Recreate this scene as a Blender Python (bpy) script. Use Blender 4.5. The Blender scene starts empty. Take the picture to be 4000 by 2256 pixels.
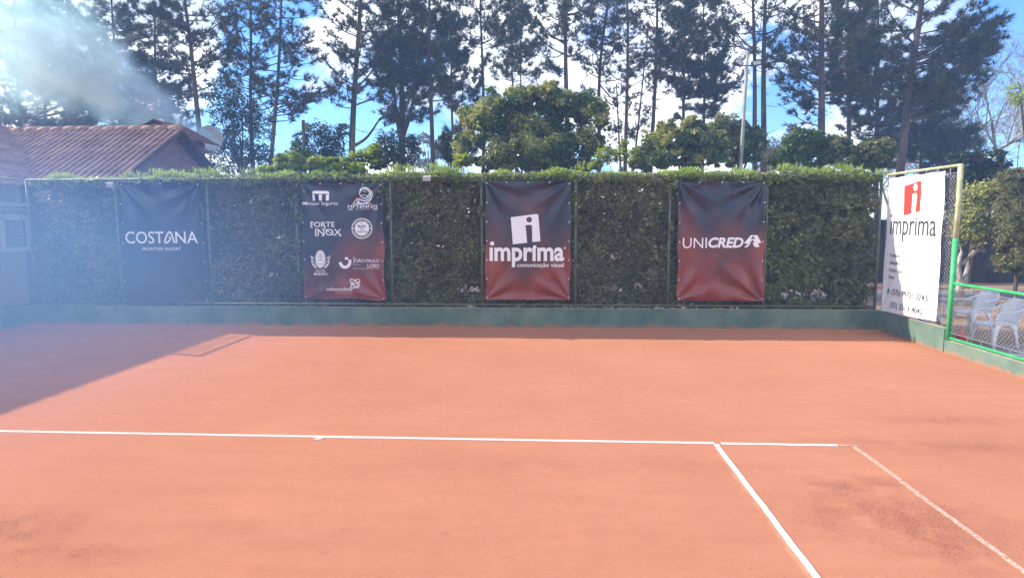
import bpy, bmesh, math, random
import numpy as np
from mathutils import Vector, Matrix
scene = bpy.context.scene
COL = scene.collection

# ------------------------------------------------------------------ camera
F, YAW, PITCH, ROLL, CH = 2500.0, 0.0548, 0.1061, -0.0018, 2.2569
def cam_axes():
    cy, sy = math.cos(YAW), math.sin(YAW)
    fw = np.array([-sy*math.cos(PITCH), cy*math.cos(PITCH), -math.sin(PITCH)])
    r = np.array([cy, sy, 0.0]); u = np.cross(r, fw)
    return (r*math.cos(ROLL)+u*math.sin(ROLL), -r*math.sin(ROLL)+u*math.cos(ROLL), fw)
CR, CU, CF = cam_axes()
cam = bpy.data.cameras.new('camera'); cam.sensor_width = 36; cam.lens = 36*F/4000
cam.clip_start = 0.05; cam.clip_end = 3000
camo = bpy.data.objects.new('camera', cam); COL.objects.link(camo)
M = Matrix.Identity(4)
for i in range(3):
    M[i][0], M[i][1], M[i][2] = CR[i], CU[i], -CF[i]
M[2][3] = CH
camo.matrix_world = M
scene.camera = camo
def ray(px, py): return CF*F + CR*(px-2000) - CU*(py-1128)
O = np.array([0, 0, CH])
def at_y(px, py, Y): d = ray(px, py); return O + d*(Y/d[1])
def at_x(px, py, X): d = ray(px, py); return O + d*(X/d[0])
def at_z(px, py, Z=0.0): d = ray(px, py); return O + d*((Z-CH)/d[2])

# ------------------------------------------------------------------ light
SUN_TO = Vector((-1.77, 0.405, 1.0)).normalized()          # towards the sun
SUN_EL = math.asin(SUN_TO.z); SUN_AZ = math.atan2(SUN_TO.x, SUN_TO.y)
world = bpy.data.worlds.new('World'); scene.world = world; world.use_nodes = True
SKY_STRENGTH = 0.15
scene.view_settings.view_transform = 'Standard'; scene.view_settings.look = 'None'
scene.view_settings.exposure = 1.25; scene.view_settings.gamma = 1.0
def build_world():
    nt = world.node_tree; nt.nodes.clear(); N = nt.nodes.new; L = nt.links.new
    out = N('ShaderNodeOutputWorld'); bg = N('ShaderNodeBackground'); L(bg.outputs[0], out.inputs[0])
    sky = N('ShaderNodeTexSky'); sky.sky_type = 'NISHITA'; sky.sun_disc = False
    sky.sun_elevation = SUN_EL; sky.sun_rotation = SUN_AZ
    sky.air_density = 1.0; sky.dust_density = 0.6; sky.ozone_density = 2.5
    hsv = N('ShaderNodeMixRGB'); hsv.blend_type = 'MULTIPLY'; hsv.inputs[0].default_value = 1.0; hsv.inputs[2].default_value = (0.30, 0.55, 1.0, 1)
    L(sky.outputs[0], hsv.inputs[1])
    tc = N('ShaderNodeTexCoord')
    mp = N('ShaderNodeMapping'); mp.inputs['Scale'].default_value = (1.0, 1.0, 1.5); mp.inputs['Location'].default_value = (3.1, 0.4, 0.7)
    L(tc.outputs['Generated'], mp.inputs[0])
    n1 = N('ShaderNodeTexNoise'); n1.inputs['Scale'].default_value = 4.2; n1.inputs['Detail'].default_value = 9; n1.inputs['Roughness'].default_value = 0.55
    L(mp.outputs[0], n1.inputs['Vector'])
    ramp = N('ShaderNodeValToRGB'); ramp.color_ramp.elements[0].position = 0.445; ramp.color_ramp.elements[1].position = 0.53
    L(n1.outputs[0], ramp.inputs[0])
    # thin the clouds towards the right end of the view and overhead
    sep = N('ShaderNodeSeparateXYZ'); L(tc.outputs['Generated'], sep.inputs[0])
    hz = N('ShaderNodeMapRange'); hz.inputs[1].default_value = 0.62; hz.inputs[2].default_value = 0.36; hz.inputs[3].default_value = 0; hz.inputs[4].default_value = 1
    L(sep.outputs['Z'], hz.inputs[0])
    rt = N('ShaderNodeMapRange'); rt.inputs[1].default_value = 0.52; rt.inputs[2].default_value = 0.40; rt.inputs[3].default_value = 0; rt.inputs[4].default_value = 1
    L(sep.outputs['X'], rt.inputs[0])
    m0 = N('ShaderNodeMath'); m0.operation = 'MULTIPLY'; L(hz.outputs[0], m0.inputs[0]); L(rt.outputs[0], m0.inputs[1])
    m1 = N('ShaderNodeMath'); m1.operation = 'MULTIPLY'; L(ramp.outputs[0], m1.inputs[0]); L(m0.outputs[0], m1.inputs[1])
    # broken white cloud deck over and behind the viewer, unseen, added for fill light
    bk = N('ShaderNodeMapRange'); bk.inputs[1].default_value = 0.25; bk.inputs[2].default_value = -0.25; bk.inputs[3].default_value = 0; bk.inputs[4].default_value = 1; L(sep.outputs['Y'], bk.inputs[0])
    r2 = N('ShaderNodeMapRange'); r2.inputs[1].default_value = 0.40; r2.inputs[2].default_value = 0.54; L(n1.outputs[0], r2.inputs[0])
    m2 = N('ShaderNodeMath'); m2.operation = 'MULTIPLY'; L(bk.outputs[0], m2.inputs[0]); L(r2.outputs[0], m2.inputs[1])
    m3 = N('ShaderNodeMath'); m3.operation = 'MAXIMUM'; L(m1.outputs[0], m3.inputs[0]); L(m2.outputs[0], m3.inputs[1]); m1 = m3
    n2 = N('ShaderNodeTexNoise'); n2.inputs['Scale'].default_value = 7; n2.inputs['Detail'].default_value = 6
    L(mp.outputs[0], n2.inputs['Vector'])
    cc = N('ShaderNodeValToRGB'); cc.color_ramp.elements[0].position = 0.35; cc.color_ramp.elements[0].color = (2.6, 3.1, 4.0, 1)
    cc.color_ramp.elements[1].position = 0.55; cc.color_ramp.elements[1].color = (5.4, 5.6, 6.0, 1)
    L(n2.outputs[0], cc.inputs[0])
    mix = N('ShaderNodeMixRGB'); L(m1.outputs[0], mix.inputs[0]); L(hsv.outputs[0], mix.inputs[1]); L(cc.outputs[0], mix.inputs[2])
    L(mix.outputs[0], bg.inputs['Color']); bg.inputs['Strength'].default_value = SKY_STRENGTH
build_world()
sun = bpy.data.lights.new('sun', 'SUN'); sun.energy = 3.7; sun.angle = math.radians(0.5); sun.color = (1.0, 0.93, 0.82)
suno = bpy.data.objects.new('sun', sun); COL.objects.link(suno)
suno.rotation_euler = SUN_TO.to_track_quat('Z', 'Y').to_euler(); suno.location = (-40, 10, 30)
cy = scene.cycles
cy.max_bounces = 8; cy.diffuse_bounces = 3; cy.glossy_bounces = 2; cy.transmission_bounces = 3; cy.transparent_max_bounces = 12
cy.volume_bounces = 1; cy.use_denoising = True; cy.volume_step_rate = 0.6; cy.volume_max_steps = 128
cy.caustics_reflective = False; cy.caustics_refractive = False; cy.sample_clamp_indirect = 6.0

random.seed(7); RNG = np.random.default_rng(7)

# ------------------------------------------------------------------ materials
def lerp(a, b, t): return tuple(a[i]*(1-t)+b[i]*t for i in range(3))
def rgba(c): return (c[0], c[1], c[2], 1)
def mat(name, col, col2=None, rough=0.7, scale=6.0, detail=4, bump=0.0, bump_scale=40.0, metal=0.0, spec=0.3, coord='Object', stretch=None, lo=0.4, hi=0.6):
    m = bpy.data.materials.new(name); m.use_nodes = True; nt = m.node_tree; N = nt.nodes.new; L = nt.links.new
    b = nt.nodes['Principled BSDF']; b.inputs['Roughness'].default_value = rough; b.inputs['Metallic'].default_value = metal
    b.inputs['Specular IOR Level'].default_value = spec; b.inputs['Base Color'].default_value = rgba(col)
    tc = N('ShaderNodeTexCoord'); src = tc.outputs[coord]
    if stretch:
        mp = N('ShaderNodeMapping'); mp.inputs['Scale'].default_value = stretch; L(src, mp.inputs[0]); src = mp.outputs[0]
    if col2 is not None:
        n = N('ShaderNodeTexNoise'); n.inputs['Scale'].default_value = scale; n.inputs['Detail'].default_value = detail; n.inputs['Roughness'].default_value = 0.6
        L(src, n.inputs['Vector'])
        r = N('ShaderNodeValToRGB'); r.color_ramp.elements[0].position = lo; r.color_ramp.elements[1].position = hi
        r.color_ramp.elements[0].color = rgba(col); r.color_ramp.elements[1].color = rgba(col2)
        L(n.outputs[0], r.inputs[0]); L(r.outputs[0], b.inputs['Base Color'])
    if bump:
        n = N('ShaderNodeTexNoise'); n.inputs['Scale'].default_value = bump_scale; n.inputs['Detail'].default_value = 5
        L(src, n.inputs['Vector'])
        bp = N('ShaderNodeBump'); bp.inputs['Strength'].default_value = bump; bp.inputs['Distance'].default_value = 0.02
        L(n.outputs[0], bp.inputs['Height']); L(bp.outputs[0], b.inputs['Normal'])
    return m
def leaf_mat(name, c1, c2, c3=None, trans=0.35, rough=0.5):
    """Foliage whose colour differs from leaf to leaf and from branch to branch."""
    m = bpy.data.materials.new(name); m.use_nodes = True; nt = m.node_tree; N = nt.nodes.new; L = nt.links.new
    nt.nodes.clear(); out = N('ShaderNodeOutputMaterial')
    g = N('ShaderNodeNewGeometry'); tc = N('ShaderNodeTexCoord')
    no = N('ShaderNodeTexNoise'); no.inputs['Scale'].default_value = 1.3; no.inputs['Detail'].default_value = 3; L(tc.outputs['Object'], no.inputs['Vector'])
    ad = N('ShaderNodeMath'); ad.operation = 'MULTIPLY_ADD'; ad.inputs[1].default_value = 0.55; L(g.outputs['Random Per Island'], ad.inputs[0])
    mm = N('ShaderNodeMath'); mm.operation = 'MULTIPLY'; mm.inputs[1].default_value = 0.55; L(no.outputs[0], mm.inputs[0]); L(mm.outputs[0], ad.inputs[2])
    r = N('ShaderNodeValToRGB'); e = r.color_ramp.elements
    e[0].position = 0.2; e[0].color = rgba(c1); e[1].position = 0.75; e[1].color = rgba(c2)
    if c3: x = e.new(0.9); x.color = rgba(c3)
    L(ad.outputs[0], r.inputs[0])
    d = N('ShaderNodeBsdfPrincipled'); d.inputs['Roughness'].default_value = rough; d.inputs['Specular IOR Level'].default_value = 0.3; L(r.outputs[0], d.inputs['Base Color'])
    t = N('ShaderNodeBsdfTranslucent'); L(r.outputs[0], t.inputs['Color'])
    mx = N('ShaderNodeMixShader'); mx.inputs[0].default_value = trans; L(d.outputs[0], mx.inputs[1]); L(t.outputs[0], mx.inputs[2])
    L(mx.outputs[0], out.inputs[0]); return m

# ------------------------------------------------------------------ mesh helpers
class MB:
    """collects vertices and faces for ONE mesh object"""
    def __init__(s): s.v = []; s.f = []; s.n = 0
    def add(s, V, Fc):
        V = np.asarray(V, float).reshape(-1, 3); s.v.append(V)
        Fc = [tuple(int(i)+s.n for i in f) for f in Fc] if not isinstance(Fc, np.ndarray) else (Fc + s.n)
        s.f.append(Fc); s.n += len(V); return s
    def box(s, lo, hi, rot=None, about=None):
        x0, y0, z0 = lo; x1, y1, z1 = hi
        V = np.array([[x0,y0,z0],[x1,y0,z0],[x1,y1,z0],[x0,y1,z0],[x0,y0,z1],[x1,y0,z1],[x1,y1,z1],[x0,y1,z1]], float)
        if rot is not None:
            c = np.asarray(about if about is not None else V.mean(0)); R = np.array(Matrix.Rotation(rot[0], 3, rot[1])); V = (V-c)@R.T + c
        return s.add(V, [(0,3,2,1),(4,5,6,7),(0,1,5,4),(1,2,6,5),(2,3,7,6),(3,0,4,7)])
    def tube(s, pts, rad, k=6, cap=True):
        P = np.asarray(pts, float); n = len(P); rad = np.full(n, rad, float) if np.isscalar(rad) else np.asarray(rad, float)
        T = np.gradient(P, axis=0) if n > 2 else np.repeat((P[1]-P[0])[None], 2, 0)
        T = T/np.maximum(np.linalg.norm(T, axis=1, keepdims=True), 1e-9)
        ref = np.array([0,0,1.0]) if abs(T[0][2]) < 0.9 else np.array([1.0,0,0])
        A = np.cross(T, ref); A /= np.maximum(np.linalg.norm(A, axis=1, keepdims=True), 1e-9); B = np.cross(T, A)
        a = np.arange(k)*2*math.pi/k
        ring = A[:,None,:]*np.cos(a)[None,:,None] + B[:,None,:]*np.sin(a)[None,:,None]
        V = (P[:,None,:] + ring*rad[:,None,None]).reshape(-1,3)
        i = np.arange(n-1)[:,None]*k; j = np.arange(k)[None,:]; j2 = (j+1) % k
        Q = np.stack([i+j, i+k+j, i+k+j2, i+j2], -1).reshape(-1,4)
        s.add(V, Q)
        if cap:
            s.f.append([tuple(s.n-n*k+q for q in range(k)), tuple(s.n-k+q for q in reversed(range(k)))])
        return s
    def grid(s, P, nu, nv):
        """P: nu*nv points row by row"""
        i = np.arange(nu-1)[:,None]*nv; j = np.arange(nv-1)[None,:]
        return s.add(P, np.stack([i+j, i+j+1, i+nv+j+1, i+nv+j], -1).reshape(-1,4))
    def mesh(s, name):
        me = bpy.data.meshes.new(name)
        V = np.concatenate(s.v) if s.v else np.zeros((0,3))
        loops = []; tot = []
        for Fc in s.f:
            if isinstance(Fc, np.ndarray):
                loops.append(Fc.reshape(-1)); tot.append(np.full(len(Fc), Fc.shape[1]))
            elif len(Fc):
                loops.append(np.concatenate([np.asarray(f) for f in Fc])); tot.append(np.array([len(f) for f in Fc]))
        lo = np.concatenate(loops).astype(np.int32); to = np.concatenate(tot).astype(np.int32)
        me.vertices.add(len(V)); me.vertices.foreach_set('co', V.astype(np.float32).ravel())
        me.loops.add(len(lo)); me.loops.foreach_set('vertex_index', lo)
        me.polygons.add(len(to)); me.polygons.foreach_set('loop_start', (np.cumsum(to)-to).astype(np.int32))
        me.update(calc_edges=True); return me
    def build(s, name, m=None, parent=None, smooth=False, loc=None):
        me = s.mesh(name)
        if loc is not None: me.transform(Matrix.Translation(-Vector(loc)))
        return link(name, me, m, parent, smooth, loc)
def link(name, me, m=None, parent=None, smooth=False, loc=None):
    o = bpy.data.objects.new(name, me); COL.objects.link(o)
    if m: me.materials.append(m)
    me.polygons.foreach_set('use_smooth', np.full(len(me.polygons), bool(smooth))); me.update()
    if parent: o.parent = parent
    if parent is not None and loc is None:
        off = Vector((0,0,0)); q = parent
        while q is not None: off += q.location; q = q.parent
        me.transform(Matrix.Translation(-off))
    if loc is not None and parent is None: o.location = loc
    return o
def tag(o, label=None, cat=None, group=None, kind=None):
    if label: o['label'] = label
    if cat: o['category'] = cat
    if group: o['group'] = group
    if kind: o['kind'] = kind
    return o
def thing(name, label, cat, loc=(0,0,0), group=None):
    o = bpy.data.objects.new(name, None); o.empty_display_size = 0.2; COL.objects.link(o); o.location = Vector([float(c) for c in loc])
    return tag(o, label, cat, group)
def dup(root, delta, label):
    r = root.copy(); COL.objects.link(r); r.location = root.location + Vector(delta); r['label'] = label
    for ch in list(root.children):
        c = ch.copy(); COL.objects.link(c); c.parent = r
        for g in list(ch.children):
            d = g.copy(); COL.objects.link(d); d.parent = c
    return r
def leaves(mb, C, size, up=0.4, aspect=0.5, out=None, sd=0.3):
    """one pointed leaf (a folded rhombus) at each centre C"""
    n = len(C); nr = RNG.normal(size=(n,3)); nr[:,2] = np.abs(nr[:,2])*(1-up) + up*1.6
    if out is not None: nr += out*0.9
    nr /= np.linalg.norm(nr, axis=1, keepdims=True)
    t = np.cross(nr, RNG.normal(size=(n,3))); t /= np.maximum(np.linalg.norm(t, axis=1, keepdims=True), 1e-9); b = np.cross(nr, t)
    L = (size*(1+sd*RNG.normal(size=n))).clip(size*0.4, size*1.8)[:,None]; W = L*aspect
    V = np.stack([C - t*L*0.5, C - b*W*0.5 - t*L*0.08 + nr*W*0.15, C + t*L*0.5, C + b*W*0.5 - t*L*0.08 + nr*W*0.15], 1).reshape(-1,3)
    mb.add(V, np.arange(n*4).reshape(-1,4)); return mb
def tri_leaves(mb, C, D, length, width, spread, k):
    """k needle blades fanning out from each centre C around direction D"""
    n = len(C); C2 = np.repeat(C, k, 0); D2 = np.repeat(D, k, 0)
    d = D2 + RNG.normal(size=(n*k,3))*spread; d /= np.linalg.norm(d, axis=1, keepdims=True)
    w = np.cross(d, RNG.normal(size=(n*k,3))); w /= np.maximum(np.linalg.norm(w, axis=1, keepdims=True), 1e-9)
    L = length*RNG.uniform(0.65, 1.2, (n*k,1))
    V = np.stack([C2 - w*width*0.5, C2 + w*width*0.5, C2 + d*L], 1).reshape(-1,3)
    mb.add(V, np.arange(n*k*3).reshape(-1,3)); return mb
def curve_pts(P, n):
    """Catmull-Rom resample"""
    P = np.asarray(P, float)
    if len(P) < 3: return np.linspace(P[0], P[-1], n)
    Q = np.vstack([2*P[0]-P[1], P, 2*P[-1]-P[-2]]); res = []
    for u in np.linspace(0, len(P)-1-1e-6, n):
        i = int(u); t = u-i; a, b, c, d = Q[i], Q[i+1], Q[i+2], Q[i+3]
        res.append(0.5*((2*b)+(-a+c)*t+(2*a-5*b+4*c-d)*t*t+(-a+3*b-3*c+d)*t**3))
    return np.array(res)

XL, XR, D1, D2, HW, HT, DE = -11.39, 6.815, 6.418, 13.5, 0.404, 3.164, 11.2
# ------------------------------------------------------------------ ground
def clay_material():
    m = bpy.data.materials.new('clay'); m.use_nodes = True; nt = m.node_tree; N = nt.nodes.new; L = nt.links.new
    b = nt.nodes['Principled BSDF']; b.inputs['Roughness'].default_value = 0.9; b.inputs['Specular IOR Level'].default_value = 0.15
    tc = N('ShaderNodeTexCoord'); P = tc.outputs['Object']
    def noise(scale, detail=4, st=None, rough=0.6):
        n = N('ShaderNodeTexNoise'); n.inputs['Scale'].default_value = scale; n.inputs['Detail'].default_value = detail; n.inputs['Roughness'].default_value = rough
        if st:
            mp = N('ShaderNodeMapping'); mp.inputs['Scale'].default_value = st; L(P, mp.inputs[0]); L(mp.outputs[0], n.inputs['Vector'])
        else: L(P, n.inputs['Vector'])
        return n.outputs[0]
    def rng(x, a, b2, c=0.0, d=1.0):
        r = N('ShaderNodeMapRange'); r.inputs[1].default_value = a; r.inputs[2].default_value = b2; r.inputs[3].default_value = c; r.inputs[4].default_value = d
        L(x, r.inputs[0]); return r.outputs[0]
    def math_(op, x, y):
        q = N('ShaderNodeMath'); q.operation = op
        for i, z in enumerate((x, y)):
            if isinstance(z, (int, float)): q.inputs[i].default_value = z
            else: L(z, q.inputs[i])
        return q.outputs[0]
    def mixc(f, c1, c2):
        q = N('ShaderNodeMixRGB'); L(f, q.inputs[0])
        for i, z in ((1, c1), (2, c2)):
            if isinstance(z, tuple): q.inputs[i].default_value = rgba(z)
            else: L(z, q.inputs[i])
        return q.outputs[0]
    base = mixc(rng(noise(0.55, 5), 0.35, 0.65), (0.455, 0.183, 0.098), (0.505, 0.209, 0.115))
    base = mixc(rng(noise(2.2, 5, (0.35, 2.2, 1)), 0.45, 0.75), base, (0.450, 0.178, 0.096))       # brush drag marks
    # patches scuffed by feet, loose darker crumbs on top
    tot = None
    for px, py, rx, ry in ((3480, 2010, 0.75, 0.55), (3330, 1900, 0.5, 0.25), (3650, 2080, 0.5, 0.5), (20, 2060, 0.55, 0.3), (250, 2165, 0.45, 0.14), (3800, 1745, 1.6, 0.28), (3720, 1640, 0.9, 0.16), (2050, 1815, 1.0, 0.22), (2700, 1820, 0.6, 0.2), (1000, 2080, 0.8, 0.2)):
        g = at_z(px, py); mp = N('ShaderNodeMapping'); mp.vector_type = 'POINT'
        mp.inputs['Location'].default_value = (-g[0]/rx, -g[1]/ry, 0); mp.inputs['Scale'].default_value = (1/rx, 1/ry, 0); L(P, mp.inputs[0])
        ln = N('ShaderNodeVectorMath'); ln.operation = 'LENGTH'; L(mp.outputs[0], ln.inputs[0])
        k = rng(ln.outputs['Value'], 1.5, 0.1, 0, (0.6 if py < 1800 else 1.0) if px > 3200 or px < 300 else 0.35)
        tot = k if tot is None else math_('MAXIMUM', tot, k)
    wear = math_('MULTIPLY', tot, rng(noise(3.5, 5), 0.35, 0.6))
    base = mixc(math_('MULTIPLY', wear, 0.42), base, (0.38, 0.138, 0.088))
    # scattered slide and ball marks
    mp = N('ShaderNodeMapping'); mp.inputs['Scale'].default_value = (1.1, 2.6, 1); mp.inputs['Rotation'].default_value = (0, 0, 0.5); L(P, mp.inputs[0])
    wv = N('ShaderNodeMixRGB'); wv.inputs[0].default_value = 0.22; L(mp.outputs[0], wv.inputs[1]); nn = N('ShaderNodeTexNoise'); nn.inputs['Scale'].default_value = 3.0; L(P, nn.inputs['Vector']); L(nn.outputs['Color'], wv.inputs[2])
    vo = N('ShaderNodeTexVoronoi'); vo.inputs['Scale'].default_value = 1.5; L(wv.outputs[0], vo.inputs['Vector'])
    marks = math_('MULTIPLY', rng(vo.outputs['Distance'], 0.13, 0.05), rng(noise(0.9, 2), 0.48, 0.6))
    base = mixc(math_('MULTIPLY', marks, 0.35), base, (0.39, 0.15, 0.085))
    # fresh loose clay swept up along the left edge of the clean sideline
    sx = N('ShaderNodeSeparateXYZ'); L(P, sx.inputs[0])
    dx = math_('ABSOLUTE', math_('ADD', math_('SUBTRACT', sx.outputs['X'], 1.745-0.068), math_('MULTIPLY', math_('SUBTRACT', noise(6, 3), 0.5), 0.05)), 0.0)
    ridge = math_('MULTIPLY', math_('MULTIPLY', rng(dx, 0.022, 0.008), rng(sx.outputs['Y'], 6.3, 5.6)), rng(noise(1.7, 3), 0.38, 0.55))
    base = mixc(math_('MULTIPLY', ridge, 0.6), base, (0.60, 0.30, 0.16))
    crumbs = rng(math_('ADD', noise(55, 3), math_('MULTIPLY', wear, 0.15)), 0.63, 0.70)
    base = mixc(math_('MULTIPLY', crumbs, 0.65), base, (0.22, 0.06, 0.04))
    L(base, b.inputs['Base Color'])
    h = math_('ADD', math_('MULTIPLY', noise(140, 4), math_('ADD', math_('MULTIPLY', wear, 1.2), 0.35)), math_('MULTIPLY', noise(9, 5, (0.6, 1.6, 1)), 0.9)); h = math_('SUBTRACT', h, math_('MULTIPLY', marks, 0.5))
    bp = N('ShaderNodeBump'); bp.inputs['Strength'].default_value = 0.6; bp.inputs['Distance'].default_value = 0.02
    L(h, bp.inputs['Height']); L(bp.outputs[0], b.inputs['Normal'])
    return m
def sheet(name, x0, y0, x1, y1, z, m, nx=2, ny=2, amp=0.0):
    xs = np.linspace(x0, x1, nx); ys = np.linspace(y0, y1, ny)
    X, Y = np.meshgrid(xs, ys, indexing='ij'); Z = np.full_like(X, z)
    if amp: Z = Z + amp*np.sin(X*1.7+Y*0.6)*np.cos(Y*1.3)
    mb = MB(); mb.grid(np.stack([X, Y, Z], -1).reshape(-1,3), nx, ny)
    return tag(mb.build(name, m), kind='structure')
M_soil = mat('soil', (0.22, 0.12, 0.075), (0.36, 0.24, 0.16), rough=0.95, scale=0.7, detail=8, bump=0.6, bump_scale=12, lo=0.4, hi=0.62)
M_road = mat('road', (0.15, 0.14, 0.145), (0.21, 0.20, 0.20), rough=0.9, scale=2.0, bump=0.3, bump_scale=60)
M_conc = mat('terrace_concrete', (0.27, 0.245, 0.235), (0.38, 0.33, 0.30), rough=0.9, scale=1.6, bump=0.3, bump_scale=30)
sheet('ground', -110, -60, 110, 130, -0.012, M_soil)
sheet('clay_court', XL, -14, XR, D2, 0.0, clay_material())
sheet('road', -80, 18.7, 80, 21.2, -0.008, M_road)
sheet('terrace', XR+0.14, -8, XR+2.6, 12.0, -0.007, M_conc)

# ------------------------------------------------------------------ court lines
def tape_material(name, cover, white=(0.86, 0.84, 0.82), ns=14):
    m = bpy.data.materials.new(name); m.use_nodes = True; nt = m.node_tree; N = nt.nodes.new; L = nt.links.new
    b = nt.nodes['Principled BSDF']; b.inputs['Roughness'].default_value = 0.6
    tc = N('ShaderNodeTexCoord'); v = N('ShaderNodeTexVoronoi'); v.inputs['Randomness'].default_value = 0.0; v.inputs['Scale'].default_value = 38
    L(tc.outputs['Object'], v.inputs['Vector'])
    r = N('ShaderNodeValToRGB'); r.color_ramp.elements[0].position = 0.2; r.color_ramp.elements[0].color = (0.36, 0.35, 0.36, 1)
    r.color_ramp.elements[1].position = 0.3; r.color_ramp.elements[1].color = rgba(white); L(v.outputs['Distance'], r.inputs[0])
    n = N('ShaderNodeTexNoise'); n.inputs['Scale'].default_value = ns; n.inputs['Detail'].default_value = 6; n.inputs['Roughness'].default_value = 0.7; L(tc.outputs['Object'], n.inputs['Vector'])
    rr = N('ShaderNodeMapRange'); rr.inputs[1].default_value = cover-0.06; rr.inputs[2].default_value = cover+0.06; rr.inputs[3].default_value = 1; rr.inputs[4].default_value = 0; L(n.outputs[0], rr.inputs[0])
    mx = N('ShaderNodeMixRGB'); L(rr.outputs[0], mx.inputs[0]); L(r.outputs[0], mx.inputs[1]); mx.inputs[2].default_value = (0.47, 0.19, 0.105, 1)
    L(mx.outputs[0], b.inputs['Base Color']); return m
M_tape = tape_material('line_tape', 0.33, (0.80, 0.77, 0.74)); M_tape_dusty = tape_material('dusty_line_tape', 0.50, (0.66, 0.47, 0.34), 38)
def tape(name, A, B, label, m, width=0.046, wob=0.004, n=60, z=0.006):
    A = np.array(A, float); B = np.array(B, float); t = np.linspace(0, 1, n)[:,None]; d = (B-A)/np.linalg.norm(B-A); nrm = np.array([-d[1], d[0]])
    w = np.convolve(RNG.normal(size=n+8), np.ones(9)/9, 'valid')[:,None]*wob*2
    C = A*(1-t)+B*t + nrm*w
    rows = [np.hstack([C+nrm*s*width/2, np.full((n,1), zz)]) for s, zz in ((1, 0.0005), (0.97, z), (-0.97, z), (-1, 0.0005))]
    mb = MB(); mb.grid(np.stack(rows, 1).reshape(-1,3), n, 4)
    o = mb.build(name, m); return tag(o, label, 'court line')
XS = 1.745; XD = XS+1.37
tape('baseline_tape', (-7.9, D1), (XS-0.035, D1), 'long white perforated baseline tape running across the clay', M_tape, n=200)
tape('baseline_tape', (XS+0.03, D1), (XD-0.18, D1), 'short white baseline tape ending in the fading corner at the right', M_tape, n=60)
tape('baseline_tape', (XD-0.16, D1-0.002), (XD, D1-0.004), 'last faint scraps of tape at the buried corner of the lines', M_tape_dusty, n=20)
tape('sideline_tape', (XS-0.025, D1-0.03), (XS-0.025, 1.0), 'clean white sideline tape dotted with nail holes, running to the bottom edge', M_tape, n=120)
tape('sideline_tape', (XD-0.025, D1-0.03), (XD-0.025, 1.0), 'dusty outer sideline tape half buried under orange clay', M_tape_dusty, n=120, wob=0.007, width=0.042, z=0.003)
cm0 = at_z(1262, 1703); cm1 = at_z(1237, 1718)
tape('centre_mark_tape', (cm0[0], D1-0.02), (cm1[0], cm1[1]), 'short crumpled centre mark tape sticking out of the baseline', M_tape, wob=0.02, n=10, z=0.008)

# ------------------------------------------------------------------ low painted walls
M_wall = mat('green_wall_paint', (0.072, 0.135, 0.110), (0.165, 0.222, 0.170), rough=0.85, scale=1.6, detail=7, bump=0.25, bump_scale=30, lo=0.35, hi=0.66)
def clay_splash(m):
    """red clay dust caked on the foot of the wall and pale scuffs higher up"""
    nt = m.node_tree; N = nt.nodes.new; L = nt.links.new; b = nt.nodes['Principled BSDF']; old = b.inputs['Base Color'].links[0].from_socket
    g = N('ShaderNodeNewGeometry'); s = N('ShaderNodeSeparateXYZ'); L(g.outputs['Position'], s.inputs[0])
    n = N('ShaderNodeTexNoise'); n.inputs['Scale'].default_value = 5; n.inputs['Detail'].default_value = 7; L(g.outputs['Position'], n.inputs['Vector'])
    a = N('ShaderNodeMath'); a.operation = 'MULTIPLY_ADD'; a.inputs[1].default_value = -4.2; L(s.outputs['Z'], a.inputs[0]); L(n.outputs[0], a.inputs[2])
    r = N('ShaderNodeMapRange'); r.inputs[1].default_value = 0.22; r.inputs[2].default_value = 0.52; L(a.outputs[0], r.inputs[0])
    k = N('ShaderNodeMath'); k.operation = 'MULTIPLY'; k.inputs[1].default_value = 0.75; L(r.outputs[0], k.inputs[0])
    mx = N('ShaderNodeMixRGB'); L(k.outputs[0], mx.inputs[0]); L(old, mx.inputs[1]); mx.inputs[2].default_value = (0.36, 0.16, 0.09, 1); L(mx.outputs[0], b.inputs['Base Color'])
clay_splash(M_wall)
M_wcap = mat('dusty_wall_top', (0.30, 0.29, 0.20), (0.45, 0.41, 0.29), rough=0.95, scale=5, bump=0.3)
def wall(name, lo, hi, label, lip=True):
    mb = MB(); mb.box(lo, hi)
    t = thing(name, label, 'low wall', ((lo[0]+hi[0])/2, (lo[1]+hi[1])/2, 0))
    o = mb.build('wall_body', M_wall, t)
    bm = bmesh.new(); bm.from_mesh(o.data); bmesh.ops.bevel(bm, geom=list(bm.edges), offset=0.012, segments=2, affect='EDGES'); bm.to_mesh(o.data); bm.free()
    c = MB(); c.box((lo[0]+0.016, lo[1]+0.016, hi[2]-0.002), (hi[0]-0.016, hi[1]-0.016, hi[2]+0.003)); c.build('wall_top', M_wcap, t)
    return t
wall('low_wall', (XL-0.13, D2, -0.05), (XR+0.13, D2+0.13, HW), 'long low green painted wall under the banner fence')
wall('low_wall', (XR, DE+0.03, -0.05), (XR+0.13, D2-0.002, HW), 'green wall section under the white banner, half in sunlight')
wall('low_wall', (XR, -6, -0.05), (XR+0.13, DE+0.026, 0.21), 'lower green wall under the bright green railing')
wall('low_wall', (XL-0.13, -6, -0.05), (XL, D2-0.002, HW), 'green wall at the shaded left side of the court')

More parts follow.
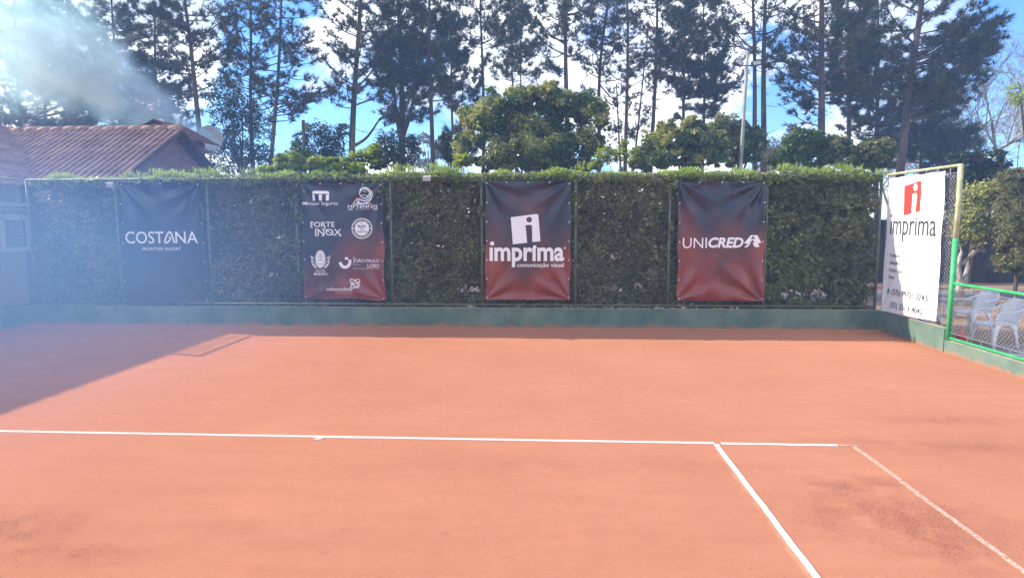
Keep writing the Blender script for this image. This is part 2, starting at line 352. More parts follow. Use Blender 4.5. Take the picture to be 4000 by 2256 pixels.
# ------------------------------------------------------------------ fences
M_post = mat('weathered_green_steel', (0.10, 0.135, 0.095), (0.19, 0.19, 0.14), rough=0.7, scale=9, metal=0.2, bump=0.2)
M_wire = mat('galvanised_wire', (0.30, 0.30, 0.29), (0.42, 0.41, 0.38), rough=0.5, scale=20, metal=0.6)
M_oldwire = mat('weathered_wire', (0.07, 0.075, 0.06), (0.12, 0.12, 0.10), rough=0.8, scale=20)
M_lichen = mat('lichen_green_steel', (0.33, 0.36, 0.19), (0.48, 0.47, 0.30), rough=0.8, scale=7, bump=0.3)
M_green = mat('bright_green_steel', (0.045, 0.36, 0.12), (0.07, 0.43, 0.17), rough=0.5, scale=6)
def chain_link(mb, org, du, dv, W, H, cell=0.08, r=0.0022):
    """straight diagonal wires clipped to a W x H rectangle"""
    org, du, dv = (np.asarray(q, float) for q in (org, du, dv))
    for s in (1, -1):
        k0, k1 = (-H, W) if s == 1 else (0, W+H)
        for c in np.arange(k0, k1, cell):
            if s == 1: u0, u1 = max(c, 0), min(c+H, W); v0, v1 = u0-c, u1-c
            else: u0, u1 = max(c-H, 0), min(c, W); v0, v1 = c-u0, c-u1
            if u1-u0 < 0.01: continue
            mb.tube([org+du*u0+dv*v0, org+du*u1+dv*v1], r, 3, cap=False)
    return mb
postX = [float(at_y(x, 1203, D2)[0]) for x in (477, 826, 1169, 1532, 1884, 2248, 2609, 2985)]
def fence_back():
    y = D2+0.055
    t = thing('chain_link_fence', 'long weathered green fence of posts and wire carrying the four dark banners', 'fence', ((XL+XR)/2, y, HW))
    for x in [XL+0.03]+postX+[XR-0.03]:
        MB().tube([(x, y, HW-0.02), (x+random.uniform(-.015, .015), y, HT)], 0.03, 8).build('post', M_post, t, True)
    MB().tube([(XL+.03, y-.004, HT), (XR-.03, y-.004, HT)], 0.024, 8).build('top_rail', M_post, t, True)
    MB().tube([(XL+.03, y-.004, HW+0.07), (XR-.03, y-.004, HW+0.07)], 0.02, 8).build('bottom_rail', M_post, t, True)
    mb = MB(); chain_link(mb, (XL+.05, y-0.028, HW+0.07), (1,0,0), (0,0,1), XR-XL-.1, HT-HW-0.1)
    mb.build('wire_mesh', M_oldwire, t)
fence_back()
def fence_side(x, label, ymin):
    t = thing('chain_link_fence', label, 'fence', (x, (ymin+D2)/2, HW))
    s = 1 if x > 0 else -1
    xc = x+0.055*s
    zg = 1.95
    MB().tube([(xc, ymin, 0.2), (xc, ymin, zg)], 0.044, 12).build('post', M_green, t, True)
    MB().tube([(xc, ymin, zg), (xc+.01*s, ymin, 2.55), (xc, ymin, HT+0.02)], 0.042, 12).build('post', M_lichen, t, True)
    MB().tube([(xc, D2-0.06, HT), (xc, ymin, HT)], 0.026, 8).build('top_rail', M_lichen, t, True)
    MB().tube([(xc, D2-0.06, HW+.06), (xc, ymin, HW+.06)], 0.02, 8).build('bottom_rail', M_post, t, True)
    w = MB(); w.tube([(xc-.01*s, D2-.06, HT-.12), (xc-.01*s, ymin, HT-.12)], 0.006, 5)
    for yy in np.linspace(ymin+.25, D2-.3, 6): w.tube([(xc-.01*s, yy, HT-.12), (xc-.01*s, yy, HT)], 0.006, 5)
    w.build('tension_wire', M_wire, t)
    mb = MB(); chain_link(mb, (xc-.02*s, ymin+.04, HW+.06), (0,1,0), (0,0,1), D2-ymin-.1, HT-HW-.2, r=0.0036 if x > 0 else 0.0055); mb.build('wire_mesh', M_wire, t)
fence_side(XR, 'tall fence panel carrying the white banner, its end post green below and mossy yellow above', DE)
fence_side(XL, 'fence panel standing in haze at the left corner before the brick house', 11.6)
def railing(x, ymax, ymin, label):
    s = 1 if x > 0 else -1; xc = x+0.055*s; z0, z1 = 0.255, 1.19
    t = thing('green_railing', label, 'railing', (xc, (ymin+ymax)/2, 0.2))
    MB().tube([(xc, ymax-.05, z1), (xc, ymin, z1)], 0.026, 10).build('top_rail', M_green, t, True)
    MB().tube([(xc, ymax-.05, z0), (xc, ymin, z0)], 0.022, 10).build('bottom_rail', M_green, t, True)
    for yy in np.arange(ymax-3.2, ymin, -3.2): MB().tube([(xc, yy, 0.2), (xc, yy, z1)], 0.026, 10).build('post', M_green, t, True)
    w = MB()
    for z in (z0+.09, z1-.09):
        w.tube([(xc, ymax-.05, z), (xc, ymin, z)], 0.005, 5)
        zz = z0 if z < 0.7 else z1
        for yy in np.arange(ymax-.5, ymin, -0.32): w.tube([(xc, yy, z), (xc, yy, zz)], 0.006, 5)
    w.build('tension_wire', M_wire, t)
    mb = MB(); chain_link(mb, (xc, ymin, z0+.09), (0,1,0), (0,0,1), ymax-ymin-.05, z1-z0-.18, r=0.003); mb.build('wire_mesh', M_wire, t)
railing(XR, DE, 3.0, 'low bright green railing with wire mesh in front of the plastic chairs')
railing(XL, 11.6, 3.0, 'low green railing in the shaded haze along the left side')

# ------------------------------------------------------------------ banners
M_white_print = mat('white_print', (0.80, 0.79, 0.80), rough=0.5)
M_pale_print = mat('pale_print', (0.72, 0.66, 0.52), rough=0.5)
M_grey_print = mat('grey_print', (0.055, 0.06, 0.065), rough=0.5)
M_soft_print = mat('soft_grey_print', (0.58, 0.58, 0.59), rough=0.5)
M_navy_print = mat('navy_print', (0.025, 0.025, 0.07), rough=0.5)
M_red_print = mat('red_print', (0.70, 0.045, 0.03), rough=0.5)
M_green_print = mat('green_print', (0.02, 0.36, 0.26), rough=0.5)
M_eyelet = mat('metal_eyelet', (0.75, 0.75, 0.74), rough=0.4, metal=0.3)
def print_material(name, kind, seed):
    m = bpy.data.materials.new(name); m.use_nodes = True; nt = m.node_tree; N = nt.nodes.new; L = nt.links.new
    b = nt.nodes['Principled BSDF']; b.inputs['Roughness'].default_value = 0.33; b.inputs['Specular IOR Level'].default_value = 0.6
    if kind == 'white':
        b.inputs['Base Color'].default_value = (0.88, 0.88, 0.88, 1); b.inputs['Roughness'].default_value = 0.5; return m
    tc = N('ShaderNodeTexCoord'); mp = N('ShaderNodeMapping'); mp.inputs['Location'].default_value = (seed*3.1, seed*1.7, seed*0.9); mp.inputs['Scale'].default_value = (1.0, 1, 0.75)
    L(tc.outputs['Object'], mp.inputs[0])
    n = N('ShaderNodeTexNoise'); n.inputs['Scale'].default_value = 1.1; n.inputs['Detail'].default_value = 2.5; n.inputs['Roughness'].default_value = 0.45; L(mp.outputs[0], n.inputs['Vector'])
    sp = N('ShaderNodeSeparateXYZ'); L(tc.outputs['Generated'], sp.inputs[0])
    h = N('ShaderNodeMapRange'); h.inputs[1].default_value = 0.0; h.inputs[2].default_value = 1.0; h.inputs[3].default_value = 0.30; h.inputs[4].default_value = -0.24
    L(sp.outputs['Z'], h.inputs[0])
    a = N('ShaderNodeMath'); a.operation = 'ADD'; L(n.outputs[0], a.inputs[0]); L(h.outputs[0], a.inputs[1])
    if kind == 'rust2':    # rust stays in the lower right half
        g = N('ShaderNodeMapRange'); g.inputs[1].default_value = 0; g.inputs[2].default_value = 1; g.inputs[3].default_value = -0.16; g.inputs[4].default_value = 0.10; L(sp.outputs['X'], g.inputs[0])
        a2 = N('ShaderNodeMath'); a2.operation = 'ADD'; L(a.outputs[0], a2.inputs[0]); L(g.outputs[0], a2.inputs[1]); a = a2
    r = N('ShaderNodeValToRGB'); e = r.color_ramp.elements
    dark, mid, rust = ((0.012, 0.013, 0.030), (0.075, 0.024, 0.026), (0.215, 0.036, 0.024)) if kind != 'navy' else ((0.008, 0.010, 0.030), (0.012, 0.012, 0.032), (0.030, 0.014, 0.026))
    e[0].position = 0.36; e[0].color = rgba(dark); e[1].position = 0.68; e[1].color = rgba(rust); x = e.new(0.52); x.color = rgba(mid)
    L(a.outputs[0], r.inputs[0]); L(r.outputs[0], b.inputs['Base Color'])
    w = N('ShaderNodeTexNoise'); w.inputs['Scale'].default_value = 420; L(tc.outputs['Object'], w.inputs['Vector'])
    bp = N('ShaderNodeBump'); bp.inputs['Strength'].default_value = 0.08; bp.inputs['Distance'].default_value = 0.002; L(w.outputs[0], bp.inputs['Height']); L(bp.outputs[0], b.inputs['Normal'])
    return m
class Banner:
    """a vinyl sheet on a vertical plane; (a, b) are the horizontal and vertical coordinates on that plane"""
    def __init__(s, name, label, axis, off, corners, kind, seed, folds):
        s.axis, s.off = axis, off; s.seed = seed; s.folds = folds
        s.c = [s.ab(*q) for q in corners]                     # TL TR BR BL
        s.cen = np.mean(s.c, 0); w = s.pos(s.cen, 0)
        s.t = thing(name, label, 'banner', (w[0], w[1], s.c[3][1]))
        nu, nv = 70, 100; P = []
        for v in np.linspace(0, 1, nv):
            for u in np.linspace(0, 1, nu):
                tl, tr, br, bl = s.c
                q = (tl*(1-u)+tr*u)*(1-v)+(bl*(1-u)+br*u)*v
                # hems sag between the eyelets
                q = q + np.array([(0.012*math.sin(v*math.pi*5+seed))*(1 if u < .5 else -1)*abs(2*u-1)**6, 0])
                q[1] += v**8*folds[2]*math.sin(math.pi*u)**0.8*(0.6+0.4*math.sin(u*9+seed)) - (1-v)**8*0.012*abs(math.sin(u*math.pi*4))
                P.append(s.pos(q, s.wr(q)))
        mb = MB(); mb.grid(np.array(P), nv, nu); s.cloth = mb.build('banner_sheet', print_material(name+'_print', kind, seed), s.t, True)
        eye = None
        spots = [(0.02, v) for v in np.linspace(.02, .98, 7)]+[(0.98, v) for v in np.linspace(.02, .98, 7)]+[(u, .012) for u in (.25, .5, .75)]
        for u, v in spots:
            tl, tr, br, bl = s.c; q = (tl*(1-u)+tr*u)*(1-v)+(bl*(1-u)+br*u)*v
            a = np.linspace(0, 2*math.pi, 9)[:-1]; ring = [s.pos(q+np.array([math.cos(x), math.sin(x)])*.014, s.wr(q)+.009) for x in a]
            e = MB(); e.add(ring+[s.pos(q, s.wr(q)+.012)], [(i, (i+1) % 8, 8) for i in range(8)]); e.build('eyelet', M_eyelet, s.t)
    def ab(s, px, py):
        p = at_y(px, py, s.off) if s.axis == 'y' else at_x(px, py, s.off)
        return np.array([p[0] if s.axis == 'y' else p[1], p[2]])
    def pos(s, q, d):
        return np.array([q[0], s.off-d, q[1]]) if s.axis == 'y' else np.array([s.off-d, q[0], q[1]])
    def wr(s, q):
        """depth of folds: rays of tension from the hung corners, ruffles at the foot"""
        tl, tr, br, bl = s.c; W = abs(tr[0]-tl[0]); H = tl[1]-bl[1]
        u = (q[0]-tl[0])/(tr[0]-tl[0]); v = (tl[1]-q[1])/H; top, foot = s.folds[0], s.folds[1]; sd = s.seed
        d = 0.0
        for i, (cu, cv, amp, n) in enumerate(((0, 0, top, 9), (1, 0, top*1.3, 11), (0, 1, foot, 9), (1, 1, foot*1.2, 10))):
            x = (u-cu)*W; y = (v-cv)*H; r = math.hypot(x, y); a = math.atan2(abs(y), abs(x)+1e-6)
            d += amp*math.sin(a*n+sd+i)*math.exp(-((r-0.45)/0.38)**2)
            d += amp*0.8*math.exp(-((a-0.75-0.12*math.sin(sd+i))/0.07)**2)*math.exp(-r/0.7)*min(1, r*4)
        d += foot*0.9*max(0, v-0.78)/0.22*math.sin(u*W*13+2*math.sin(v*7+sd)+sd)*0.8
        d += top*0.9*max(0, 0.12-v)/0.12*math.sin(u*W*10+sd*2)
        d += 0.010*math.sin(u*2.6+v*1.7+sd)+0.02*math.sin(math.pi*u)*math.sin(math.pi*v)
        return d+0.012
    def put(s, name, V2, faces, m, lift=0.008, parent=None, label=None):
        """lay flat faces (plane coordinates) on the folded sheet as print"""
        bm = bmesh.new(); vs = [bm.verts.new((x, y, 0)) for x, y in V2]
        for f in faces:
            try: bm.faces.new([vs[i] for i in f])
            except ValueError: pass
        for _ in range(3):
            bmesh.ops.triangulate(bm, faces=bm.faces[:])
            ed = [e for e in bm.edges if e.calc_length() > 0.07]
            if not ed: break
            bmesh.ops.subdivide_edges(bm, edges=ed, cuts=1)
        bmesh.ops.triangulate(bm, faces=bm.faces[:])
        for v in bm.verts:
            q = np.array([v.co.x, v.co.y]); v.co = Vector(s.pos(q, s.wr(q)+lift))
        me = bpy.data.meshes.new(name); bm.to_mesh(me); bm.free()
        o = link(name, me, m, parent or s.cloth); 
        if label: o['label'] = label
        return o
    def text(s, txt, bl, br, tl, m=None, bold=0.0, shear=0.0, spacing=1.0, name='lettering', lift=0.008, extra=None):
        """text whose bounding box runs from pixel bl to br and up to tl"""
        V, Fc = text2d(txt, bold, shear, spacing)
        A, B, C = s.ab(*bl), s.ab(*br), s.ab(*tl)
        mn, mx = V.min(0), V.max(0)
        q = np.empty_like(V); q[:,0] = A[0]+(V[:,0]-mn[0])/(mx[0]-mn[0])*(B[0]-A[0]); q[:,1] = A[1]+(V[:,1]-mn[1])/(mx[1]-mn[1])*(C[1]-A[1])
        return s.put(name, q, Fc, m or M_white_print, lift)
    def shape(s, loops, m=None, name='emblem', lift=0.008):
        V, Fc = fill2d([[s.ab(*p) for p in lp] for lp in loops]); return s.put(name, V, Fc, m or M_white_print, lift)
    def strokes(s, lines, w, m=None, name='emblem', lift=0.008):
        """thick pixel polylines"""
        V = []; Fc = []
        for ln in lines:
            P = np.array(ln, float); T = np.gradient(P, axis=0); T /= np.maximum(np.linalg.norm(T, axis=1, keepdims=True), 1e-9); Nn = np.stack([-T[:,1], T[:,0]], 1)*w/2
            k = len(V)
            for a, b in zip(P+Nn, P-Nn): V += [s.ab(*a), s.ab(*b)]
            Fc += [(k+2*i, k+2*i+1, k+2*i+3, k+2*i+2) for i in range(len(P)-1)]
        return s.put(name, np.array(V), Fc, m or M_white_print, lift)
def text2d(txt, bold, shear, spacing):
    cu = bpy.data.curves.new('letters', 'FONT'); cu.body = txt; cu.offset = bold; cu.shear = shear; cu.space_character = spacing; cu.resolution_u = 3
    o = bpy.data.objects.new('letters', cu); COL.objects.link(o); bpy.context.view_layer.update()
    me = bpy.data.meshes.new_from_object(o.evaluated_get(bpy.context.evaluated_depsgraph_get()))
    V = np.array([v.co[:2] for v in me.vertices]); Fc = [tuple(p.vertices) for p in me.polygons]
    bpy.data.objects.remove(o); bpy.data.curves.remove(cu); bpy.data.meshes.remove(me); return V, Fc
def fill2d(loops):
    cu = bpy.data.curves.new('outline', 'CURVE'); cu.dimensions = '2D'; cu.fill_mode = 'BOTH'
    for lp in loops:
        sp = cu.splines.new('POLY'); sp.points.add(len(lp)-1); sp.use_cyclic_u = True
        for p, q in zip(sp.points, lp): p.co = (q[0], q[1], 0, 1)
    o = bpy.data.objects.new('outline', cu); COL.objects.link(o); bpy.context.view_layer.update()
    me = bpy.data.meshes.new_from_object(o.evaluated_get(bpy.context.evaluated_depsgraph_get()))
    V = np.array([v.co[:2] for v in me.vertices]); Fc = [tuple(p.vertices) for p in me.polygons]
    bpy.data.objects.remove(o); bpy.data.curves.remove(cu); bpy.data.meshes.remove(me); return V, Fc
def ell(cx, cy_, rx, ry, n=28, a0=0, a1=2*math.pi, rot=0):
    a = np.linspace(a0, a1, n, endpoint=abs(a1-a0) < 6.28)
    x, y = rx*np.cos(a), ry*np.sin(a); return [(cx+math.cos(rot)*i-math.sin(rot)*j, cy_+math.sin(rot)*i+math.cos(rot)*j) for i, j in zip(x, y)]
YB = D2-0.012
def banner_one():
    B = Banner('banner', 'plain navy banner with one pale word over a small line, nearest the house', 'y', YB, ((470,712),(783,712),(818,1180),(487,1180)), 'navy', 1.0, (0.045, 0.006, 0.0))
    z = lambda x, y: (x/2.076, 600+y/2.076)
    B.text('COST', z(1028,728), z(1340,728), z(1028,630), bold=0.006, spacing=1.0)
    B.text('NA', z(1432,726), z(1610,726), z(1432,630), bold=0.006)
    B.strokes([[z(*p) for p in curve_pts([(1422,724),(1408,675),(1392,640),(1378,636),(1362,662),(1345,708),(1352,722),(1372,714),(1392,690),(1380,672)], 26)]], 6.0, name='lettering')
    B.text('FRONTIER RESORT', z(1163,783), z(1476,783), z(1163,758), bold=0.004, spacing=1.05)
def banner_two():
    B = Banner('banner', 'dark banner crowded with seven small white emblems', 'y', YB, ((1173,712),(1494,713),(1506,1174),(1190,1166)), 'rust2', 2.3, (0.026, 0.018, 0.035))
    z = lambda x, y: (1150+x/2.795, 680+y/2.795)
    def rc(x0, y0, x1, y1): return [z(x0,y0), z(x1,y0), z(x1,y1), z(x0,y1)]
    # arch over three columns
    B.shape([[z(200,215)]+[z(200+26-26*math.cos(a), 212-28*math.sin(a)) for a in np.linspace(0, 1.57, 6)]+[z(356+26*math.sin(a), 212-28*math.cos(a)) for a in np.linspace(0, 1.57, 6)]+[z(382,215)]])
    for x0, x1 in ((200,230),(274,308),(350,382)): B.shape([rc(x0, 222, x1, 290)])
    B.text('Minuzzi Seguros', z(106,350), z(480,350), z(106,300), bold=0.003, name='lettering')
    # ball in a sweeping ring above a court in perspective
    B.strokes([[z(*p) for p in ell(768, 212, 50, 50, 30)]+[z(818,212)]], 3.4)
    B.strokes([[z(*p) for p in curve_pts([(720,185),(738,150),(790,150),(842,190),(850,250),(815,300),(745,322),(680,300)], 30)], [z(*p) for p in curve_pts([(775,160),(815,180),(832,225),(815,270),(770,290),(722,280)], 24)]], 4.2)
    B.strokes([[z(*p) for p in curve_pts([(735,235),(760,225),(790,238),(812,225)], 14)], [z(752,188), z(790,194)]], 2.6)
    B.strokes([[z(682,266), z(725,266)], [z(668,284), z(745,284)], [z(640,322), z(850,322)], [z(690,262), z(640,322)], [z(712,262), z(690,322)]], 2.4)
    B.text('HFTENNIS', z(588,370), z(908,370), z(588,335), bold=0.012, spacing=1.05)
    B.strokes([[z(590,385), z(640,385)], [z(856,383), z(908,383)]], 2.6); B.text('ESCOLA DE TENIS', z(668,389), z(832,389), z(668,379), m=M_pale_print)
    B.text('FORTE', z(182,578), z(446,578), z(182,520), bold=0.008); B.text('INOX', z(232,670), z(520,670), z(232,598), bold=0.008)
    B.strokes([[z(*p) for p in curve_pts([(325,560),(345,600),(400,640),(440,668)], 12)]], 2.5)
    for x0, x1, y in ((180,210,579),(232,262,671),(300,330,671),(234,262,600),(300,330,600),(490,520,671),(182,206,521)): B.strokes([[z(x0,y), z(x1,y)]], 2.6, name='lettering')
    # round badge
    c = (741, 592); R = 112
    B.shape([[z(*p) for p in ell(c[0], c[1], R, R, 40)], [z(*p) for p in ell(c[0], c[1], R-9, R-9, 40)]])
    B.shape([[z(*p) for p in ell(c[0], c[1], 78, 78, 36)]], name='badge')
    B.text('BAR', z(700,583), z(786,583), z(700,553), m=M_navy_print, bold=0.02, lift=0.011); B.text('DO', z(722,608), z(766,608), z(722,592), m=M_navy_print, bold=0.01, lift=0.011); B.text('GAÚCHO', z(684,638), z(806,638), z(684,612), m=M_navy_print, bold=0.012, lift=0.011)
    B.shape([[z(*p) for p in ell(737, 533, 7, 7, 10)]], m=M_navy_print, lift=0.011)
    for word, a0, a1, inv in (('CONVENIÊNCIA', -2.72, -0.42, 1), ('CONVENIÊNCIA', 2.72, 0.42, -1)):
        VV = []; FF = []
        for k, ch in enumerate(word):
            V, Fc = text2d(ch, 0.012, 0, 1); V = (V-(V.min(0)+V.max(0))/2)*17/0.72
            a = a0+(a1-a0)*k/(len(word)-1); px, py = c[0]+math.cos(a)*91, c[1]+math.sin(a)*91; th = a+math.pi/2*inv
            nb = len(VV)
            for x, y in V: VV.append(B.ab(*z(px+x*math.cos(th)+y*math.sin(th), py+x*math.sin(th)-y*math.cos(th))))
            FF += [tuple(nb+i for i in f) for f in Fc]
        B.put('lettering', np.array(VV), FF, M_pale_print)
    for x in (c[0]-92, c[0]+92): B.shape([[z(*p) for p in ell(x, 592, 8, 8, 10)]])
    # oval crest with scrolls
    B.shape([[z(*p) for p in ell(288, 926, 57, 98, 36)]], name='crest')
    B.strokes([[z(*p) for p in ell(288, 926, 50, 88, 30)]+[z(338,926)]], 0.9, m=M_navy_print, lift=0.011)
    B.strokes([[z(*p) for p in curve_pts(q, 12)] for q in ([(288,868),(288,905),(300,935)], [(262,950),(288,930),(318,950)], [(258,970),(288,985),(318,970)], [(276,880),(288,866),(300,880)], [(262,920),(272,900),(264,885)], [(314,920),(304,900),(312,885)])], 1.6, m=M_navy_print, lift=0.011)
    for sgn in (-1, 1):
        f = lambda x, y: z(288+sgn*(x-288), y)
        B.strokes([[f(*p) for p in curve_pts(q, 16)] for q in ([(384,888),(392,905),(378,925),(384,950),(372,985),(352,1012),(330,1024)], [(378,925),(366,912),(374,900)], [(384,950),(366,955),(360,940)], [(372,985),(352,985),(350,970)], [(352,1012),(338,1005),(342,992)])], 3.0)
    B.text('HOTEL', z(240,1066), z(345,1066), z(240,1042), bold=0.006); B.text('MAERKLI', z(220,1102), z(368,1102), z(220,1072), bold=0.005)
    # open ring with a square
    B.shape([[z(490,958)]+[z(*p) for p in ell(558, 958, 68, 72, 20, math.pi, 0)]+[z(626,932), z(594,932)]+[z(*p) for p in ell(558, 958, 36, 38, 16, 0, math.pi)]])
    B.shape([rc(556, 904, 592, 932)])
    B.text('DR.', z(642,924), z(680,924), z(642,904), m=M_pale_print); B.text('JOÃO PAULO', z(645,970), z(930,970), z(645,918), bold=0.004, spacing=0.92); B.text('LOBO', z(800,1016), z(932,1016), z(800,978), bold=0.004)
    B.text('DENTISTA', z(645,990), z(725,990), z(645,980), m=M_pale_print); B.text('ODONTOLOGIA DE RESULTADO', z(645,1034), z(932,1034), z(645,1023), m=M_pale_print)
    B.text('odontoclinic', z(358,1272), z(635,1272), z(358,1230), bold=0.01); B.text('SAÚDE E BELEZA DO SORRISO', z(444,1296), z(635,1296), z(444,1285), m=M_pale_print)
    B.strokes([[z(*p) for p in ell(660, 1190, 62, 26, 26, rot=0.75)]+[z(660+62*math.cos(.75), 1190+62*math.sin(.75))], [z(*p) for p in ell(668, 1194, 62, 30, 26, rot=-0.8)]+[z(668+62*math.cos(.8), 1194-62*math.sin(.8))], [z(628,1205), z(672,1192), z(712,1172)]], 3.4)
def banner_three():
    B = Banner('banner', 'rust and navy banner with a big white square figure above a bold white word', 'y', YB, ((1896,706),(2231,708),(2227,1171),(1896,1170)), 'rust', 6.2, (0.028, 0.026, 0.012))
    z = lambda x, y: (1900+x/6.054, 820+y/6.054)
    B.shape([[z(578,172), z(1180,95), z(1212,104), z(1230,135), z(1278,738), z(1085,752), z(1080,385), z(1066,358), z(1045,350), z(926,356), z(965,770), z(628,808)], [z(*p) for p in ell(1012, 228, 66, 66, 24)]], name='emblem')
    B.text('ımprıma', z(80,1345), z(1838,1345), z(80,880), bold=0.028, spacing=1.0)
    B.shape([[z(*p) for p in ell(138, 790, 50, 50, 20)]], name='lettering'); B.shape([[z(*p) for p in ell(1145, 872, 42, 42, 20)]], name='lettering')
    B.shape([[z(*p) for p in ell(1852, 895, 22, 22, 12)]], m=M_pale_print)
    B.text('comunicação visual', z(730,1365), z(1832,1365), z(730,1245), bold=0.012)
def banner_four():
    B = Banner('banner', 'creased rust and grey banner, one line of white capitals ending in an arrow', 'y', YB, ((2650,708),(2992,704),(2980,1176),(2645,1176)), 'rust', 9.4, (0.040, 0.030, 0.012))
    z = lambda x, y: (2640+x/7.156, 900+y/7.156)
    B.text('UNI', z(185,492), z(855,492), z(185,205), bold=0.0); B.text('CRED', z(895,482), z(1872,482), z(895,190), bold=0.035, shear=0.22)
    B.shape([[z(2085,130), z(2268,130), z(2378,345), z(2285,352), z(2328,458), z(2195,462), z(2128,348), z(2188,342), z(2135,252), z(2048,345), z(2085,350), z(1978,468), z(1895,468), z(2010,362), z(1898,360), z(1908,335)], [z(2148,150), z(2205,232), z(2075,232)]])
def banner_white():
    B = Banner('banner', 'white banner with a red square figure and phone numbers, hanging on the side fence', 'x', XR-0.014, ((3474,696),(3699,667),(3661,1255),(3446,1212)), 'white', 4.4, (0.006, 0.010, 0.0))
    z = lambda x, y: (3400+x/3.633, 600+y/3.633); q = lambda x, y: (3400+x/2.642, 950+y/2.642)
    B.shape([[z(498,460), z(722,384), z(735,383), z(740,398), z(728,815), z(667,831), z(682,585), z(678,562), z(662,556), z(628,560), z(612,570), z(600,848), z(489,876)], [z(*p) for p in ell(655, 475, 34, 52, 24)]], m=M_red_print)
    B.text('ımprıma', z(283,1242), z(946,1262), z(290,948), m=M_grey_print, bold=0.0, spacing=0.98)
    B.shape([[z(*p) for p in ell(309, 880, 15, 25, 16)]], m=M_red_print, name='lettering'); B.shape([[z(*p) for p in ell(676, 918, 10, 19, 16)]], m=M_red_print, name='lettering')
    B.text('comunicação visual', z(560,1222), z(925,1262), z(562,1195), m=M_soft_print)
    for k, (t, x0, x1, y0, y1) in enumerate((('Fachadas', 215, 330, 137, 102), ('Adesivos', 206, 330, 212, 176), ('Corte Laser', 202, 360, 290, 250), ('Acm', 195, 260, 360, 322))):
        B.text(t, q(x0, y0), q(x1, y0+14), q(x0, y1), m=M_grey_print, bold=0.004)
        B.shape([[q(*p) for p in ell(x0-28, (y0+y1)/2, 3, 5, 8)]], m=M_grey_print)
    for t, x0, x1, y0, y1 in (('Impressão Digital', 432, 682, 168, 128), ('Letra Caixa', 420, 585, 240, 203), ('Acrílico', 415, 520, 312, 276), ('Totem', 418, 495, 386, 352)): B.text(t, q(x0, y0), q(x1, y0+10), q(x0, y1), m=M_soft_print)
    B.text('(55) 99721-3245', q(236,545), q(602,604), q(236,464), m=M_grey_print, bold=0.006); B.text('(55) 3313-4042', q(212,674), q(550,738), q(214,598), m=M_grey_print, bold=0.006)
    B.shape([[q(*p) for p in ell(197, 490, 17, 28, 22)]], m=M_green_print)
    B.strokes([[q(*p) for p in curve_pts([(191,478),(193,492),(199,500),(204,502)], 10)]], 1.6, lift=0.011)
banner_one(); banner_two(); banner_three(); banner_four(); banner_white()

# small white lamps clipped to the top rail of the back fence
M_wplast = mat('white_plastic', (0.72, 0.72, 0.70), (0.62, 0.62, 0.6), rough=0.5, scale=12)
M_dark = mat('dark_plastic', (0.03, 0.03, 0.035), rough=0.4)
M_lens = mat('lamp_lens', (0.45, 0.45, 0.42), rough=0.15)
def fence_lamp(px, py, label, w):
    p = at_y(px, py, D2-0.02); t = thing('fence_lamp', label, 'lamp', p)
    b = MB(); b.box(p+(-w,-.05,-.045), p+(w,.03,.05), rot=(0.3,'X')); o = b.build('lamp_body', M_wplast, t)
    l = MB(); l.box(p+(-w*.8,-.066,-.045), p+(w*.8,-.056,.025), rot=(0.3,'X')); l.build('lens', M_lens, t)
    k = MB(); k.tube([p+(0,.02,.03), p+(0,.06,.06), p+(0,.075,.02)], .008, 5); k.build('bracket', M_dark, t)
fence_lamp(1668, 697, 'small bright white lamp on the top rail between two dark banners', .075)
fence_lamp(431, 722, 'small greyish white lamp beside the top corner of the navy banner', .06)
